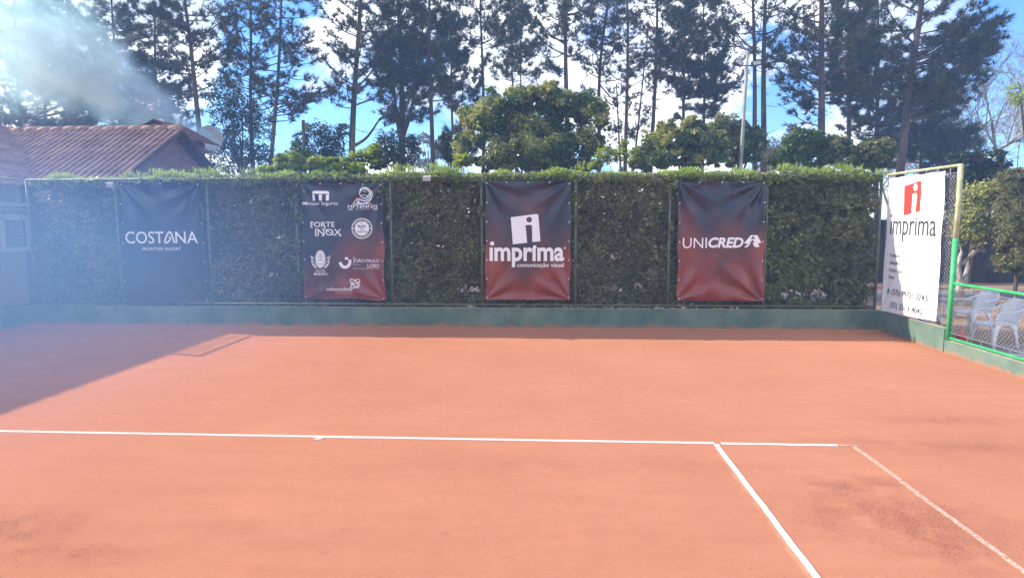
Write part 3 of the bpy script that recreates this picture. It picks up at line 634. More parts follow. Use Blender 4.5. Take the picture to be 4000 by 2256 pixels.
# ------------------------------------------------------------------ hedge behind the back fence
M_bark = mat('bark', (0.055, 0.042, 0.035), (0.13, 0.10, 0.08), rough=0.95, scale=5, bump=0.8, bump_scale=14, stretch=(1,1,0.25))
M_twig = mat('twig', (0.09, 0.07, 0.055), (0.17, 0.14, 0.11), rough=0.95, scale=8)
M_hleaf = leaf_mat('hedge_leaf', (0.085, 0.090, 0.048), (0.32, 0.31, 0.15), (0.52, 0.45, 0.24), trans=0.2)
M_hleaf2 = leaf_mat('hedge_broad_leaf', (0.060, 0.080, 0.034), (0.22, 0.25, 0.10), (0.40, 0.40, 0.18), trans=0.2, rough=0.38)
M_sprig = leaf_mat('hedge_sprig', (0.22, 0.32, 0.07), (0.42, 0.54, 0.13), (0.55, 0.62, 0.22), trans=0.5)
def hedge():
    t = thing('hedge', 'long clipped hedge behind the back fence, dark in front and bright green along its top', 'hedge', ((XL+XR)/2, 14.0, 0))
    topx = np.array([at_y(x, 650, 13.8)[0] for x in (60, 180, 480, 700, 1500, 2500, 3300, 3500)]); topz = np.array([3.17, 3.19, 3.21, 3.25, 3.27, 3.25, 3.24, 3.16])
    holes = [(3100,1150,48,22), (3190,1152,36,28), (3405,1175,34,20), (3330,1160,18,14), (2405,1125,24,16), (2490,1118,28,14), (1830,1128,50,20), (1900,1160,30,14), (1850,990,46,5), (1725,962,40,5),
             (1010,1078,16,11), (1068,1072,26,11), (1170,1080,22,9), (2390,1000,5,16), (2428,1006,4,14), (2930,1075,14,20), (960,830,10,12), (1095,925,18,14), (3030,985,7,7), (2050,1190,60,4), (1820,1190,60,5), (2660,1190,80,4), (3230,1196,120,4), (2800,1192,50,4)]
    hp = [(*at_y(a, b, 13.9)[[0,2]], c*13.9/2500*1.05, d*13.9/2500) for a, b, c, d in holes]
    def keep(C):
        k = np.ones(len(C), bool); s = 13.9/C[:,1]; x = C[:,0]*s; z = CH+(C[:,2]-CH)*s
        for hx, hz, rx, rz in hp: k &= (((x-hx)/rx)**2+((z-hz)/rz)**2 > 1) | (RNG.random(len(C)) < 0.08)
        return k
    x1 = float(at_y(2990, 900, 13.7)[0])
    rngp = np.random.default_rng(11)
    def cloud(n, xa, xb, ya, yb, pw):
        X = RNG.uniform(xa, xb, n); Y = ya+(yb-ya)*RNG.random(n)**pw
        Z = 0.36+(np.interp(X, topx, topz)-0.36)*RNG.random(n)
        Y += 0.07*np.sin(X*3.1+Z*2.3)+0.06*np.sin(X*7.3-Z*5.1)+.03*np.sin(X*17+Z*11); Y = np.maximum(Y, 13.57+.02*RNG.random(n))
        C = np.stack([X, Y, Z], 1); C = C[keep(C)]
        if yb-ya > .5:                 # shadowed pockets between the twigs
            px_ = rngp.uniform(XL, XR, 260); pz = rngp.uniform(.5, 3.1, 260); pr = rngp.uniform(.05, .17, 260); k = np.ones(len(C), bool)
            for a, b, r in zip(px_, pz, pr): k &= ~((np.hypot(C[:,0]-a, (C[:,2]-b)*1.3) < r) & (C[:,1] < 13.98))
            C = C[k]
        return C
    mb = MB(); leaves(mb, cloud(120000, XL+.12, x1, 13.64, 14.35, 1.7), 0.066, up=0.15, out=np.array([0, -.5, 0.2]))
    leaves(mb, cloud(52000, XL+.12, XR-.02, 13.95, 14.4, 1.0), 0.17, up=0.1, out=np.array([0, -.8, 0.1]))
    mb.build('foliage', M_hleaf, t)
    mb = MB(); leaves(mb, cloud(25000, x1, XR-.02, 13.64, 14.35, 1.8), 0.10, up=0.15, aspect=0.55, out=np.array([0, -.6, 0.3]))
    leaves(mb, cloud(6500, XL+.2, x1, 13.56, 13.66, 1), 0.075, up=0.2, aspect=0.55, out=np.array([0, -.6, 0.3])); mb.build('foliage', M_hleaf2, t)
    st = MB()
    for x in np.arange(XL+.3, XR-.1, 0.42):
        xx = x+random.uniform(-.15, .15); P = [(xx, 13.95, -.02), (xx+random.uniform(-.1,.1), 13.95+random.uniform(-.1,.1), .7), (xx+random.uniform(-.25,.25), 13.9, 1.7), (xx+random.uniform(-.4,.4), 13.95, 2.9)]
        st.tube(curve_pts(P, 10), np.linspace(.032, .008, 10), 5)
        for k in range(10):
            z0 = random.uniform(.3, 2.7); st.tube([(xx, 13.93, z0), (xx+random.uniform(-.3,.3), 13.93-random.uniform(.1,.28), z0+random.uniform(.1,.35))], [.007, .003], 4)
    st.build('stems', M_twig, t)
    # bright new growth on top, hanging a little over the rail
    n = 12500; X = RNG.uniform(XL+.15, XR-.03, n); u = RNG.random(n); Y = 13.50+0.85*u
    bulge = 0.035*np.sin(X*5.1)+0.03*np.sin(X*2.3+1)+0.02*np.sin(X*11)
    Z = np.interp(X, topx, topz)-0.10*((u-.5)*2)**4+bulge-RNG.random(n)*0.09
    dens = np.sin(X*2.1+.5)+np.sin(X*4.7)+.8*np.sin(X*9.1+Y*3); ok = dens+RNG.normal(size=n)*.9 > -1.1; X, Y, Z, u, n = X[ok], Y[ok], Z[ok], u[ok], int(ok.sum()); Z = Z+.025*np.sin(X*7.7)*np.sin(X*1.9)
    C = np.stack([X, Y, Z], 1); D = np.stack([RNG.normal(size=n)*.3, -0.35*(u < .2)+RNG.normal(size=n)*.3, np.where(u < .12, 0.1, 1.0)], 1)
    mb = MB(); tri_leaves(mb, C, D, 0.088, 0.022, 0.42, 5)
    leaves(mb, np.stack([X, Y, Z-.03], 1)[:7000], 0.06, up=0.5)
    # taller clusters of shoots
    px = [(520,668),(615,655),(800,655),(835,652),(1560,640),(1600,640),(1690,640),(1720,638),(1770,645),(2290,635),(3060,640),(3080,635),(3215,645),(3270,640),(3320,640),(3440,655),(700,662),(980,655),(2720,650),(2900,650)]
    for a, b in px:
        p = at_y(a, b, 13.85); m = 26; c = np.array([p[0], 13.85, p[2]-.13])+RNG.normal(size=(m,3))*[.11,.12,.03]; tri_leaves(mb, c, np.tile([0,0,1.0],(m,1)), 0.12, 0.02, 0.22, 4)
    mb.build('new_growth', M_sprig, t)
    # dry fringe just under the top edge
    n = 5200; X = RNG.uniform(XL+.15, XR-.03, n); Z = np.interp(X, topx, topz)-0.04-RNG.random(n)*0.13; Y = 13.47+RNG.random(n)*.14
    mb = MB(); leaves(mb, np.stack([X, Y, Z], 1), 0.06, up=0.2, out=np.array([0,-.5,.1])); mb.build('overhang', M_hleaf2, t)
def vine_leaves():
    """sprays that have grown through the wire round the posts"""
    t = [o for o in bpy.data.objects if o.name == 'hedge'][0]; mb = MB(); st = MB()
    spots = [(1160,715,30,22,60),(1150,760,18,40,60),(1170,850,14,30,40),(1165,960,16,22,36),(1175,1085,22,26,50),(1490,740,16,36,50),(1520,800,10,30,22),(1880,820,12,24,30),(1890,970,12,20,22),(2250,780,14,24,36),(2255,860,10,22,24),(2250,1020,12,40,30),(2620,730,14,26,34),(2985,760,12,24,26),(2620,900,9,30,20),(820,900,12,18,16),(1100,700,30,10,40),(2270,640,26,16,30),(3010,900,24,60,46),(3120,960,60,60,80),(3080,860,60,50,70),(3300,700,80,14,60)]
    for x, y, rx, ry, n in spots:
        c = at_y(x, y, D2-.0); k = 13.9/2500; q = c+np.stack([RNG.normal(size=n)*rx*k*.55, RNG.uniform(-.05, .03, n), RNG.normal(size=n)*ry*k*.55], 1)
        leaves(mb, q, .075, up=.25, aspect=.6, out=np.array([0,-.6,.2])); st.tube([c+[0,.06,-ry*k*.6], c+[.01,0,0], c+[.02,.02,ry*k*.6]], .005, 4)
    mb.build('climbing_leaves', M_vine, t)
    st.build('climbing_stems', M_twig, t)
M_vine = leaf_mat('vine_leaf', (0.07, 0.10, 0.035), (0.22, 0.26, 0.08), (0.42, 0.40, 0.14), trans=0.3)
hedge(); vine_leaves()

# ------------------------------------------------------------------ broadleaf trees and shrubs
def bush(name, label, cat, Y, clumps, n, size, m, aspect=0.5, up=0.4, depth=1.0, trunk=True, group=None, sub=14, tight=0.38, m2=None, stems=None, base_r=0.09, d0=None):
    """clumps: (px, py, rx, ry[, dY]) ellipses seen in the photograph, turned into ellipsoids standing at distance Y"""
    E = []
    for c in clumps:
        dy = c[4] if len(c) > 4 else 0.0
        p = at_y(c[0], c[1], Y+dy); k = np.linalg.norm(p-O)*0.96/F; rx, rz = c[2]*k, c[3]*k; E.append((p, rx, max(0.3, (rx+rz)/2*depth), rz))
    ctr = np.mean([e[0] for e in E], 0); t = thing(name, label, cat, (ctr[0], Y, 0), group)
    vol = np.array([(e[1]*e[3]) for e in E]); vol = vol/vol.sum(); mb = MB(); mb2 = MB(); st = MB()
    for (p, rx, ry, rz), w in zip(E, vol):
        m_ = max(6, int(sub*6*w*len(E)/len(E)*3)); q = RNG.normal(size=(m_,3)); q /= np.linalg.norm(q, axis=1, keepdims=True); q *= RNG.uniform(0.35, 1.0, (m_,1))**0.6
        cc = p+q*np.array([rx, ry, rz])*0.86; rs = tight*min(rx, rz)*RNG.uniform(0.55, 1.15, m_)
        per = max(4, int(n*w/m_))
        for c, r, qq in zip(cc, rs, q):
            L_ = RNG.normal(size=(per,3)); L_ /= np.linalg.norm(L_, axis=1, keepdims=True); L_ *= RNG.random((per,1))**0.45*r
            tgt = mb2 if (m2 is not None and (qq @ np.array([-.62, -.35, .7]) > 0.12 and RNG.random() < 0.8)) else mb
            leaves(tgt, c+L_*[1,1,.8], size, up=up, aspect=aspect, out=L_/max(r, 1e-6)*0.6)
    mb.build('foliage', m, t)
    if mb2.n: mb2.build('lit_side_foliage', m2, t)
    if trunk:
        bx = stems or [ctr[0]]
        for b in bx:
            foot = np.array([b, Y, -.02]); zs = sorted(E, key=lambda e: e[0][2])
            st.tube(curve_pts([foot, foot*.5+ctr*.5+[0.08,0,0] if ctr[2] > 1 else foot+[0.03,0,.3], ctr], 8), np.linspace(base_r, base_r*.45, 8), 7)
        for p, rx, ry, rz in E:
            j = np.array([ctr[0], Y, max(0.3, min(ctr[2], p[2])*.72)]); st.tube(curve_pts([j, (j+p)/2+[0,0,.1*rz], p+[0,0,rz*.4]], 7), np.linspace(base_r*.5, base_r*.12, 7), 5)
            for _ in range(7):
                d = RNG.normal(size=3)*[rx, ry, rz]*.6; st.tube([p, p+d], [base_r*.18, .006], 4, cap=False)
        st.build('trunk', M_bark, t)
    return t
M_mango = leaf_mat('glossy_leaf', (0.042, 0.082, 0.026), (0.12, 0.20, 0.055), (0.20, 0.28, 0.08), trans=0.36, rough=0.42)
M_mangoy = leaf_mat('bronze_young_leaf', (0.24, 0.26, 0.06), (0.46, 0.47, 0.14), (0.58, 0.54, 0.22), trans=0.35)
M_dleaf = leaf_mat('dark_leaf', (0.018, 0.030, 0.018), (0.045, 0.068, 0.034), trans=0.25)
M_yellow = leaf_mat('yellow_green_leaf', (0.20, 0.29, 0.04), (0.42, 0.52, 0.075), (0.60, 0.58, 0.10), trans=0.4)
M_lime = leaf_mat('lime_leaf', (0.11, 0.18, 0.03), (0.27, 0.38, 0.06), (0.40, 0.48, 0.09), trans=0.4)
M_mid = leaf_mat('mid_green_leaf', (0.06, 0.10, 0.03), (0.15, 0.22, 0.06), (0.24, 0.30, 0.09), trans=0.35)
M_beige = leaf_mat('beige_green_leaf', (0.10, 0.12, 0.05), (0.27, 0.28, 0.125), (0.42, 0.39, 0.21), trans=0.35)
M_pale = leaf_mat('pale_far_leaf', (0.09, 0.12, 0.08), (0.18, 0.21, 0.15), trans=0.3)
M_brown = leaf_mat('dry_leaf', (0.14, 0.11, 0.075), (0.28, 0.22, 0.15), trans=0.3)
M_thuja = leaf_mat('thuja_leaf', (0.10, 0.115, 0.045), (0.26, 0.26, 0.115), (0.40, 0.36, 0.20), trans=0.35)
bush('round_tree', 'big round dense tree with bronze young leaves, behind the middle of the hedge', 'tree', 20.5,
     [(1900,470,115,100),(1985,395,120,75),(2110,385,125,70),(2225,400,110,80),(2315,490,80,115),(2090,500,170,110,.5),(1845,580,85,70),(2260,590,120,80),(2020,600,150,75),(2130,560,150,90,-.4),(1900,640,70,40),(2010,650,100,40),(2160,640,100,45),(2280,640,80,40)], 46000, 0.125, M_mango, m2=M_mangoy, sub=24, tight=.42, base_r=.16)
bush('shrub', 'light green shrub poking over the hedge in front of the big round tree', 'shrub', 15.6, [(1960,600,60,45),(2010,570,28,28),(1905,625,35,25),(2090,600,40,42),(2120,640,45,25)], 2600, 0.085, M_mid, m2=M_beige, base_r=.03)
bush('shrub', 'low yellowish green shrub at the left foot of the big round tree', 'shrub', 15.2, [(1815,625,35,28),(1790,640,28,18)], 800, 0.085, M_beige, m2=M_yellow, base_r=.025)
bush('shrub', 'yellow green broad leaved shrub spilling over the hedge above the banner with seven emblems', 'shrub', 14.1, [(1060,668,60,25),(1130,650,60,28),(1230,660,80,28),(1320,660,80,30),(1400,665,50,26),(1150,625,40,30),(1290,635,50,25),(1190,690,50,14,-.45),(1050,692,40,14,-.45),(1330,688,70,12,-.45),(1100,625,35,25),(1250,630,60,22)], 9500, 0.10, M_lime, m2=M_yellow, aspect=0.42, base_r=.03, tight=.5)
bush('shrub', 'taller pale green shrub standing in the hedge right of the dark short pole', 'shrub', 14.6, [(1400,615,48,35),(1460,600,40,45),(1475,640,35,28),(1350,630,30,22)], 2000, 0.085, M_mid, m2=M_yellow, base_r=.03)
bush('shrub', 'bluish green feathery shrub beside the short pole', 'shrub', 15.4, [(1160,585,28,40),(1190,610,45,28),(1140,615,35,28)], 1500, 0.08, M_mid, base_r=.03)
bush('shrub', 'feathery light green shrub with upright shoots, right of the round tree', 'shrub', 15.6, [(2360,610,48,45),(2420,600,40,45),(2440,560,16,36),(2520,545,22,40),(2550,535,18,28),(2480,610,45,40),(2330,640,35,20)], 2300, 0.075, M_mid, m2=M_yellow, aspect=.35, base_r=.03)
bush('shrub', 'small green shrub behind the hedge beside the feathery one', 'shrub', 17, [(2565,620,38,35),(2590,645,30,20)], 900, 0.09, M_mango, base_r=.025)
G_row = 'dense shrubs in a row behind the right half of the hedge'
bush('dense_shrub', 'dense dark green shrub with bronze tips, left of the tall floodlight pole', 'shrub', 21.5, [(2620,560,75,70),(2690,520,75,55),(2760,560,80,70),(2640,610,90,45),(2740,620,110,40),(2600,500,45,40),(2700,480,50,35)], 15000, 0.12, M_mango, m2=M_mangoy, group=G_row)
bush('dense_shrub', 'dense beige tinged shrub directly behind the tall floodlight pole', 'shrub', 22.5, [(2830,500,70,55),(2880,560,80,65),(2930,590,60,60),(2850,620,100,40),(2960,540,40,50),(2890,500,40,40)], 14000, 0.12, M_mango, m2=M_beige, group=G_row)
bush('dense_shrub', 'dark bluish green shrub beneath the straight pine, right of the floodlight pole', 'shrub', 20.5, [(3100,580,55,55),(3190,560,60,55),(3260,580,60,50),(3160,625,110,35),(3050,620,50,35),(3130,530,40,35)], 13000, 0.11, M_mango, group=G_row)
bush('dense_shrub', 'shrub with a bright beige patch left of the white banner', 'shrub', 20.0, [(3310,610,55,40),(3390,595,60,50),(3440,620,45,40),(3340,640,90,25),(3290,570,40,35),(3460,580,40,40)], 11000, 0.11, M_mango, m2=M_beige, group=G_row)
bush('thicket', 'brownish half bare thicket between the twin pine and the tall straight pine', 'bush', 26, [(3020,590,45,60),(3060,610,45,50),(3000,640,50,30),(3090,540,35,45)], 3600, 0.08, M_brown, tight=.5)
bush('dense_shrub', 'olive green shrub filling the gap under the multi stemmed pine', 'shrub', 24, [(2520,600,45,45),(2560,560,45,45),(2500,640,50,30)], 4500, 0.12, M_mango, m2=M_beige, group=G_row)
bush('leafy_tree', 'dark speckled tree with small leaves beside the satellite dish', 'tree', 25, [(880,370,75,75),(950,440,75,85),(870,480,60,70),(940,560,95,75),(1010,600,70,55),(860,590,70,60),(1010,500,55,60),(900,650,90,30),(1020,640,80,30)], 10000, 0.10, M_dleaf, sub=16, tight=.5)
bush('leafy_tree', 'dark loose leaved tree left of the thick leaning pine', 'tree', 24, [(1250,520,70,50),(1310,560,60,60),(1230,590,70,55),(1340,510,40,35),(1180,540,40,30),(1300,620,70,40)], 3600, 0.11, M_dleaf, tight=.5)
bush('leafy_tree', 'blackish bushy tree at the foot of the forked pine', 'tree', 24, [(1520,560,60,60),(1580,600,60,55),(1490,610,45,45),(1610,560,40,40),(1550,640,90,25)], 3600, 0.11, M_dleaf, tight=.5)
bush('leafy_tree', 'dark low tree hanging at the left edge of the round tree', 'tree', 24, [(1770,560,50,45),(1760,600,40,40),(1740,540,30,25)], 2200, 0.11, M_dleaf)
bush('far_tree', 'pale hazy far tree seen between two pine trunks', 'tree', 62, [(1650,540,40,22),(1700,560,50,22),(1630,600,35,25),(1720,600,40,25),(1660,640,60,20)], 1500, 0.3, M_pale, tight=.45, base_r=.12)
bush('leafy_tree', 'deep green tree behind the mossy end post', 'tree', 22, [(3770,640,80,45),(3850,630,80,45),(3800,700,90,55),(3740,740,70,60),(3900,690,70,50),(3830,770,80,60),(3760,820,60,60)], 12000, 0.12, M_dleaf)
bush('leafy_tree', 'bright lime branch reaching in at the right edge of the view', 'tree', 20.0, [(3985,345,50,30),(4030,380,70,40),(3985,400,30,25),(4110,360,90,60)], 1700, 0.10, M_yellow, aspect=.3, trunk=True, base_r=.06)
# clipped conifer and its pale forked stem
bush('clipped_conifer', 'big clipped conifer bush with a lifted skirt at the right edge', 'bush', 16.8, [(3960,720,55,60),(3975,800,75,90),(3950,880,65,90),(3960,980,65,75),(4040,760,90,100),(4060,880,110,120),(4040,980,90,70),(3930,1030,40,35),(3945,690,40,30),(3955,1035,50,35),(4050,1050,90,40)], 62000, 0.062, M_thuja, aspect=.4, sub=30, tight=.34, base_r=.05, stems=[float(at_z(3955,1160)[0]), float(at_z(3985,1165)[0])])

def small_tree():
    Y = 17.6; t = thing('small_tree', 'small tree with a twisting whitewashed trunk behind the green railing', 'tree', (at_y(3748,1180,Y)[0], Y, 0))
    M_white = mat('whitewashed_bark', (0.20, 0.17, 0.15), (0.44, 0.41, 0.39), rough=0.9, scale=4, bump=0.8, bump_scale=20)
    g = lambda x, y, d=0: at_y(x, y, Y+d); tr = MB(); q = at_y(3745,1182,Y); q[2] = -.02
    tr.tube(curve_pts([q, g(3747,1150), g(3749,1115), g(3750,1088)], 10), np.linspace(.13, .085, 10), 8)
    tr.tube(curve_pts([g(3752,1120), g(3748,1075), g(3743,1040), g(3750,1005), g(3757,985)], 12), np.linspace(.075, .045, 12), 7)
    tr.tube(curve_pts([g(3750,1108), g(3768,1090), g(3780,1050,.1), g(3788,1010,.1), g(3800,985), g(3832,975), g(3845,985), g(3838,965), g(3825,945)], 22), np.linspace(.07, .035, 22), 7)
    tr.tube(curve_pts([g(3757,1032), g(3785,1005), g(3812,982), g(3815,960), g(3795,930), g(3780,905)], 14), np.linspace(.05, .025, 14), 6)
    for a, b in (((3757,985),(3740,900)), ((3825,945),(3860,880)), ((3812,960),(3820,860)), ((3870,905),(3885,850)), ((3780,905),(3760,840)), ((3825,945),(3880,900))): tr.tube([g(*a), g(*b)], [.03, .012], 5)
    tr.build('trunk', M_white, t)
    mb = MB(); mb2 = MB()
    for (x, y, rx, ry) in ((3760,850,45,50),(3800,800,50,55),(3850,820,50,60),(3870,880,40,50),(3770,920,50,40),(3830,900,50,40),(3840,740,50,25),(3885,750,35,25),(3800,755,30,20),(3745,880,20,40),(3895,790,20,30)):
        p = g(x, y); k = np.linalg.norm(p-O)/F
        for _ in range(14):
            d = RNG.normal(size=3); d /= np.linalg.norm(d); c = p+d*np.array([rx*k, .55, ry*k])*RNG.uniform(.3, .95)
            Lf = c+RNG.normal(size=(26,3))*.1; leaves(mb2 if d[2] > .2 or RNG.random() < .25 else mb, Lf, .085, up=.35, aspect=.6)  # mostly upper leaves get the lighter material, sunlight put into their colour
    mb.build('foliage', M_beige, t); mb2.build('lit_side_foliage', M_mangoy, t)
small_tree()

# ------------------------------------------------------------------ pines
M_needle = leaf_mat('pine_needle', (0.026, 0.036, 0.022), (0.075, 0.090, 0.048), (0.17, 0.17, 0.09), trans=0.4)
M_pbark = mat('pine_bark', (0.050, 0.036, 0.032), (0.125, 0.085, 0.065), rough=0.95, scale=3.5, bump=1.0, bump_scale=10, stretch=(1,1,0.3))
PINES = 'tall pines behind the hedge'
def pine(label, px0, px1, Y, r, ycrown, n, maxlen, dens=1.0, elev=(10, 45), H=16.5, side=None, extra=(), wig=0.25, limbs=(), forks=()):
    b = at_y(px0, 640, Y); tp = at_y(px1, 0, Y); d = (tp-b)/(tp[2]-b[2]); base = b-d*b[2]
    t = thing('pine_tree', label, 'pine tree', (base[0], Y, 0), PINES); n = int(n*1.22); dens *= 1.2
    ph = random.uniform(0, 6); axis = lambda z: base+d*z+np.array([0.10*math.sin(z*.55+ph), 0.08*math.cos(z*.4+ph), 0])*wig*2
    rad = lambda z: r*max(0.10, 1-0.80*z/H)
    zs = np.linspace(-.05, H, 22); tr = MB(); tr.tube([axis(z) for z in zs], [rad(max(z, 0))*(1.25 if z < .3 else 1) for z in zs], 9)
    br = tr; TC = []; TD = []
    zc = at_y(px0, ycrown, Y)[2]
    def tufts(P0, P1, k):
        for _ in range(k):
            u = RNG.uniform(.35, 1.0); TC.append(P0*(1-u)+P1*u+RNG.normal(size=3)*.05); v = (P1-P0)/max(np.linalg.norm(P1-P0), 1e-6)
            TD.append(v*0.6+RNG.normal(size=3)*.35+np.array([0,0,.15]))
    def branch(p0, az, el, L, rb, needles=True):
        dirv = np.array([math.cos(az)*math.cos(el), math.sin(az)*math.cos(el), math.sin(el)])
        curve = RNG.normal(size=3)*.10*L; P = curve_pts([p0, p0+dirv*L*.5-np.array([0,0,.06*L])+curve*.6, p0+dirv*L+np.array([0,0,.10*L])+curve*.3], 9)
        br.tube(P, np.linspace(rb, rb*.25, 9), 5, cap=False)
        ns = int((3+L*2.1)*dens**.5)
        for k in range(ns):
            u = RNG.uniform(.28, 1.0); i = int(u*8); q = P[min(i, 8)]; sl = RNG.uniform(.25, .75)*(0.35+0.65*L/maxlen)
            a2 = az+RNG.choice([-1,1])*RNG.uniform(.3, 1.3); e2 = el*.5+RNG.uniform(-.25, .65); e = q+np.array([math.cos(a2)*math.cos(e2), math.sin(a2)*math.cos(e2), math.sin(e2)])*sl
            br.tube([q, (q+e)/2+[0,0,-.04*sl], e], [rb*.35, rb*.22, .006], 4, cap=False)
            if needles: tufts(q, e, max(1, int(RNG.integers(2, 5)*dens)))
        if needles: tufts(P[5], P[8], int(3*dens)+1)
    for i in range(n):
        u = (i+RNG.random())/n; z = zc+(H-.4-zc)*u; az = i*2.4+RNG.uniform(-.6, .6) if side is None else side+RNG.normal()*.9
        L = maxlen*(1-.6*u**2)*RNG.uniform(.45, 1.05); el = math.radians(RNG.uniform(*elev))
        branch(axis(z), az, el, L, min(rad(z)*.42, .012+.016*L))
    for i in range(5):     # bare dead branches under the crown
        z = RNG.uniform(max(2.2, zc-3.2), zc+.6); branch(axis(z), RNG.uniform(0, 6.3), RNG.uniform(-.3, .4), RNG.uniform(.5, 1.5), .016, False)
    for zf, dx, L, zr in forks:      # a second leader
        p0 = axis(zf); P = curve_pts([p0, p0+np.array([dx*.45, .1, L*.3]), p0+np.array([dx, .1, L])], 14); tr.tube(P, np.linspace(rad(zf)*.75, rad(zf)*.25, 14), 8)
        for k in range(int(n*.5)):
            q = P[RNG.integers(4, 14)]; branch(q, RNG.uniform(0, 6.3), math.radians(RNG.uniform(*elev)), maxlen*RNG.uniform(.35, .75), .02)
    for k_, (x0, y0, x1, y1, rr, nd) in enumerate(limbs):     # single strong limbs seen in the photograph
        p0 = at_y(x0, y0, Y); p0 = axis(p0[2]) if not (k_ and np.hypot(x0-limbs[k_-1][2], y0-limbs[k_-1][3]) < 3) else p0; p1 = at_y(x1, y1, Y+.3); P = curve_pts([p0, (p0+p1)/2+np.array([.05, 0, -.18]), p1], 12); P[0] = p0; br.tube(P, np.linspace(rr, rr*.45, 12), 7)
        for k in range(nd):
            q = P[RNG.integers(4, 12)]; branch(q, math.atan2(.3*RNG.normal(), p1[0]-p0[0]), RNG.uniform(-.2, .9), RNG.uniform(.6, 1.5), .014)
    for (x, y, k, L) in extra:       # branches aimed at a spot of dense crown
        q = at_y(x, y, Y)
        for _ in range(k):
            e = q+RNG.normal(size=3)*[L*.4, L*.5, L*.35]; p0 = axis(max(zc*.8, e[2]-abs(e[0]-axis(e[2])[0])*.5)); v = e-p0; ln = np.linalg.norm(v)
            branch(p0, math.atan2(v[1], v[0]), math.asin(max(-1, min(1, v[2]/ln))), ln, .012+.012*ln)
    tr.build('trunk', M_pbark, t, True)
    C = np.array(TC); D = np.array(TD); ok = C[:,2] < H+1.5; C, D = C[ok], D[ok]; D /= np.linalg.norm(D, axis=1, keepdims=True)
    mb = MB(); tri_leaves(mb, C, D, 0.30, 0.028, 0.45, 13); mb.build('foliage', M_needle, t); return t
pine('slender pine at the far left, dim behind the smoke', 78, 60, 32, .17, 600, 46, 3.4, extra=((150,420,7,1.5),(40,300,6,1.5)))
pine('pine deep in the smoke left of the small rear roof', 185, 172, 36, .15, 600, 56, 3.8, dens=1.2, elev=(-20,30), extra=((230,380,7,1.6),(130,500,6,1.4)))
pine('thick trunked pine in the densest smoke above the tiled roof', 292, 262, 29, .24, 520, 56, 4.4, dens=1.3, elev=(-20,35), extra=((400,300,8,1.6),(380,430,8,1.5),(230,250,6,1.5)), limbs=((285,470,240,505,.08,0),))
pine('pine hidden in smoke above the right end of the tiled roof', 470, 440, 36, .15, 540, 56, 4.0, dens=1.3, elev=(-20,30), extra=((530,330,8,1.6),(480,440,8,1.5),(560,450,6,1.2)))
pine('pine with brownish crown just outside the smoke', 600, 610, 38, .15, 520, 54, 3.8, dens=1.2, elev=(-20,30), extra=((640,250,7,1.6),(660,400,8,1.5),(700,330,6,1.4)))
pine('thick pine leaning left above the satellite dish', 800, 716, 30, .17, 360, 40, 2.8, dens=.9, extra=((640,90,6,1.3),(850,150,4,1.2)), limbs=((738,130,850,95,.05,3),(752,255,860,210,.05,3)))
pine('straight pine right of the leaning one, above the speckled tree', 990, 973, 32, .14, 440, 44, 2.6, dens=.9)
pine('pine with long drooping branches before the white cloud', 1062, 1098, 31, .14, 430, 48, 3.2, elev=(-15, 30), extra=((1200,330,4,1.2),(1150,400,4,1.2)))
pine('thick leaning pine with a long limb rising to the right from its foot', 1376, 1404, 30, .20, 420, 36, 2.6, limbs=((1390,575,1480,470,.085,1),(1480,470,1545,370,.06,4),(1410,350,1500,190,.05,6)), extra=((1310,330,3,1.0),(1330,190,4,1.2)))
pine('forked pine with a dense dark crown, right of the thick leaning one', 1570, 1560, 32, .22, 380, 46, 2.6, dens=1.4, forks=((6.3, 1.2, 6, 0),(5.8, -.7, 7, 0)), extra=((1560,170,7,1.3),(1500,280,4,1.0)))
pine('straight dark pine with curved limb arching left, left of the round tree', 1686, 1680, 31, .15, 400, 34, 2.2, limbs=((1675,225,1600,285,.06,3),(1690,350,1640,370,.035,1)), extra=((1740,130,10,1.2),(1660,100,4,1.0)))
pine('thin pine with a heavy dark crown behind the left shoulder of the round tree', 1776, 1752, 35, .10, 420, 40, 2.2, dens=1.5, extra=((1800,200,10,1.2),(1760,330,6,1.0)), forks=((4.6, .5, 5, 0),))
pine('clean straight pine rising behind the round tree, bare to half height', 1888, 1880, 34, .13, 200, 30, 2.4, limbs=((1882,170,1950,110,.04,3),))
pine('slim pine between two taller ones above the round tree', 2012, 1996, 37, .10, 330, 40, 2.2, dens=1.2)
pine('thinnest pine beside its slim twin above the round tree', 2040, 2026, 38, .08, 330, 34, 2.0, dens=1.2)
pine('thick bare trunked pine standing alone above the round tree crown', 2212, 2213, 31, .17, 230, 30, 2.8, limbs=((2205,175,2080,60,.045,2),(2195,205,2120,215,.03,2),(2212,60,2290,10,.07,3)), extra=((2155,270,4,.8),(2150,80,4,1.0)), dens=.9)
pine('crooked pine at the right edge of the round tree', 2330, 2374, 33, .14, 330, 42, 2.6, limbs=((2352,150,2310,195,.04,1),(2345,330,2420,400,.04,2)), wig=.8)
pine('pine with three thin stems fanning out above the feathery shrub', 2446, 2450, 31, .12, 360, 30, 2.2, dens=.8, forks=((2.8, .9, 8, 0),(2.6, -.5, 6, 0)))
pine('straight sunlit pine left of the dense dark crowns', 2545, 2569, 33, .15, 300, 34, 2.8, limbs=((2575,185,2660,80,.05,5),(2556,390,2610,350,.03,0)), dens=.9)
pine('pine carrying a dense dark crown left of the floodlight pole', 2664, 2682, 35, .13, 400, 40, 2.6, dens=1.5, extra=((2640,260,10,1.2),(2690,330,8,1.2),(2600,200,6,1.0)))
pine('pine with the darkest low crown touching the floodlight pole', 2745, 2752, 37, .12, 430, 44, 2.6, dens=1.6, extra=((2790,250,13,1.3),(2810,360,10,1.3),(2740,420,7,1.2)))
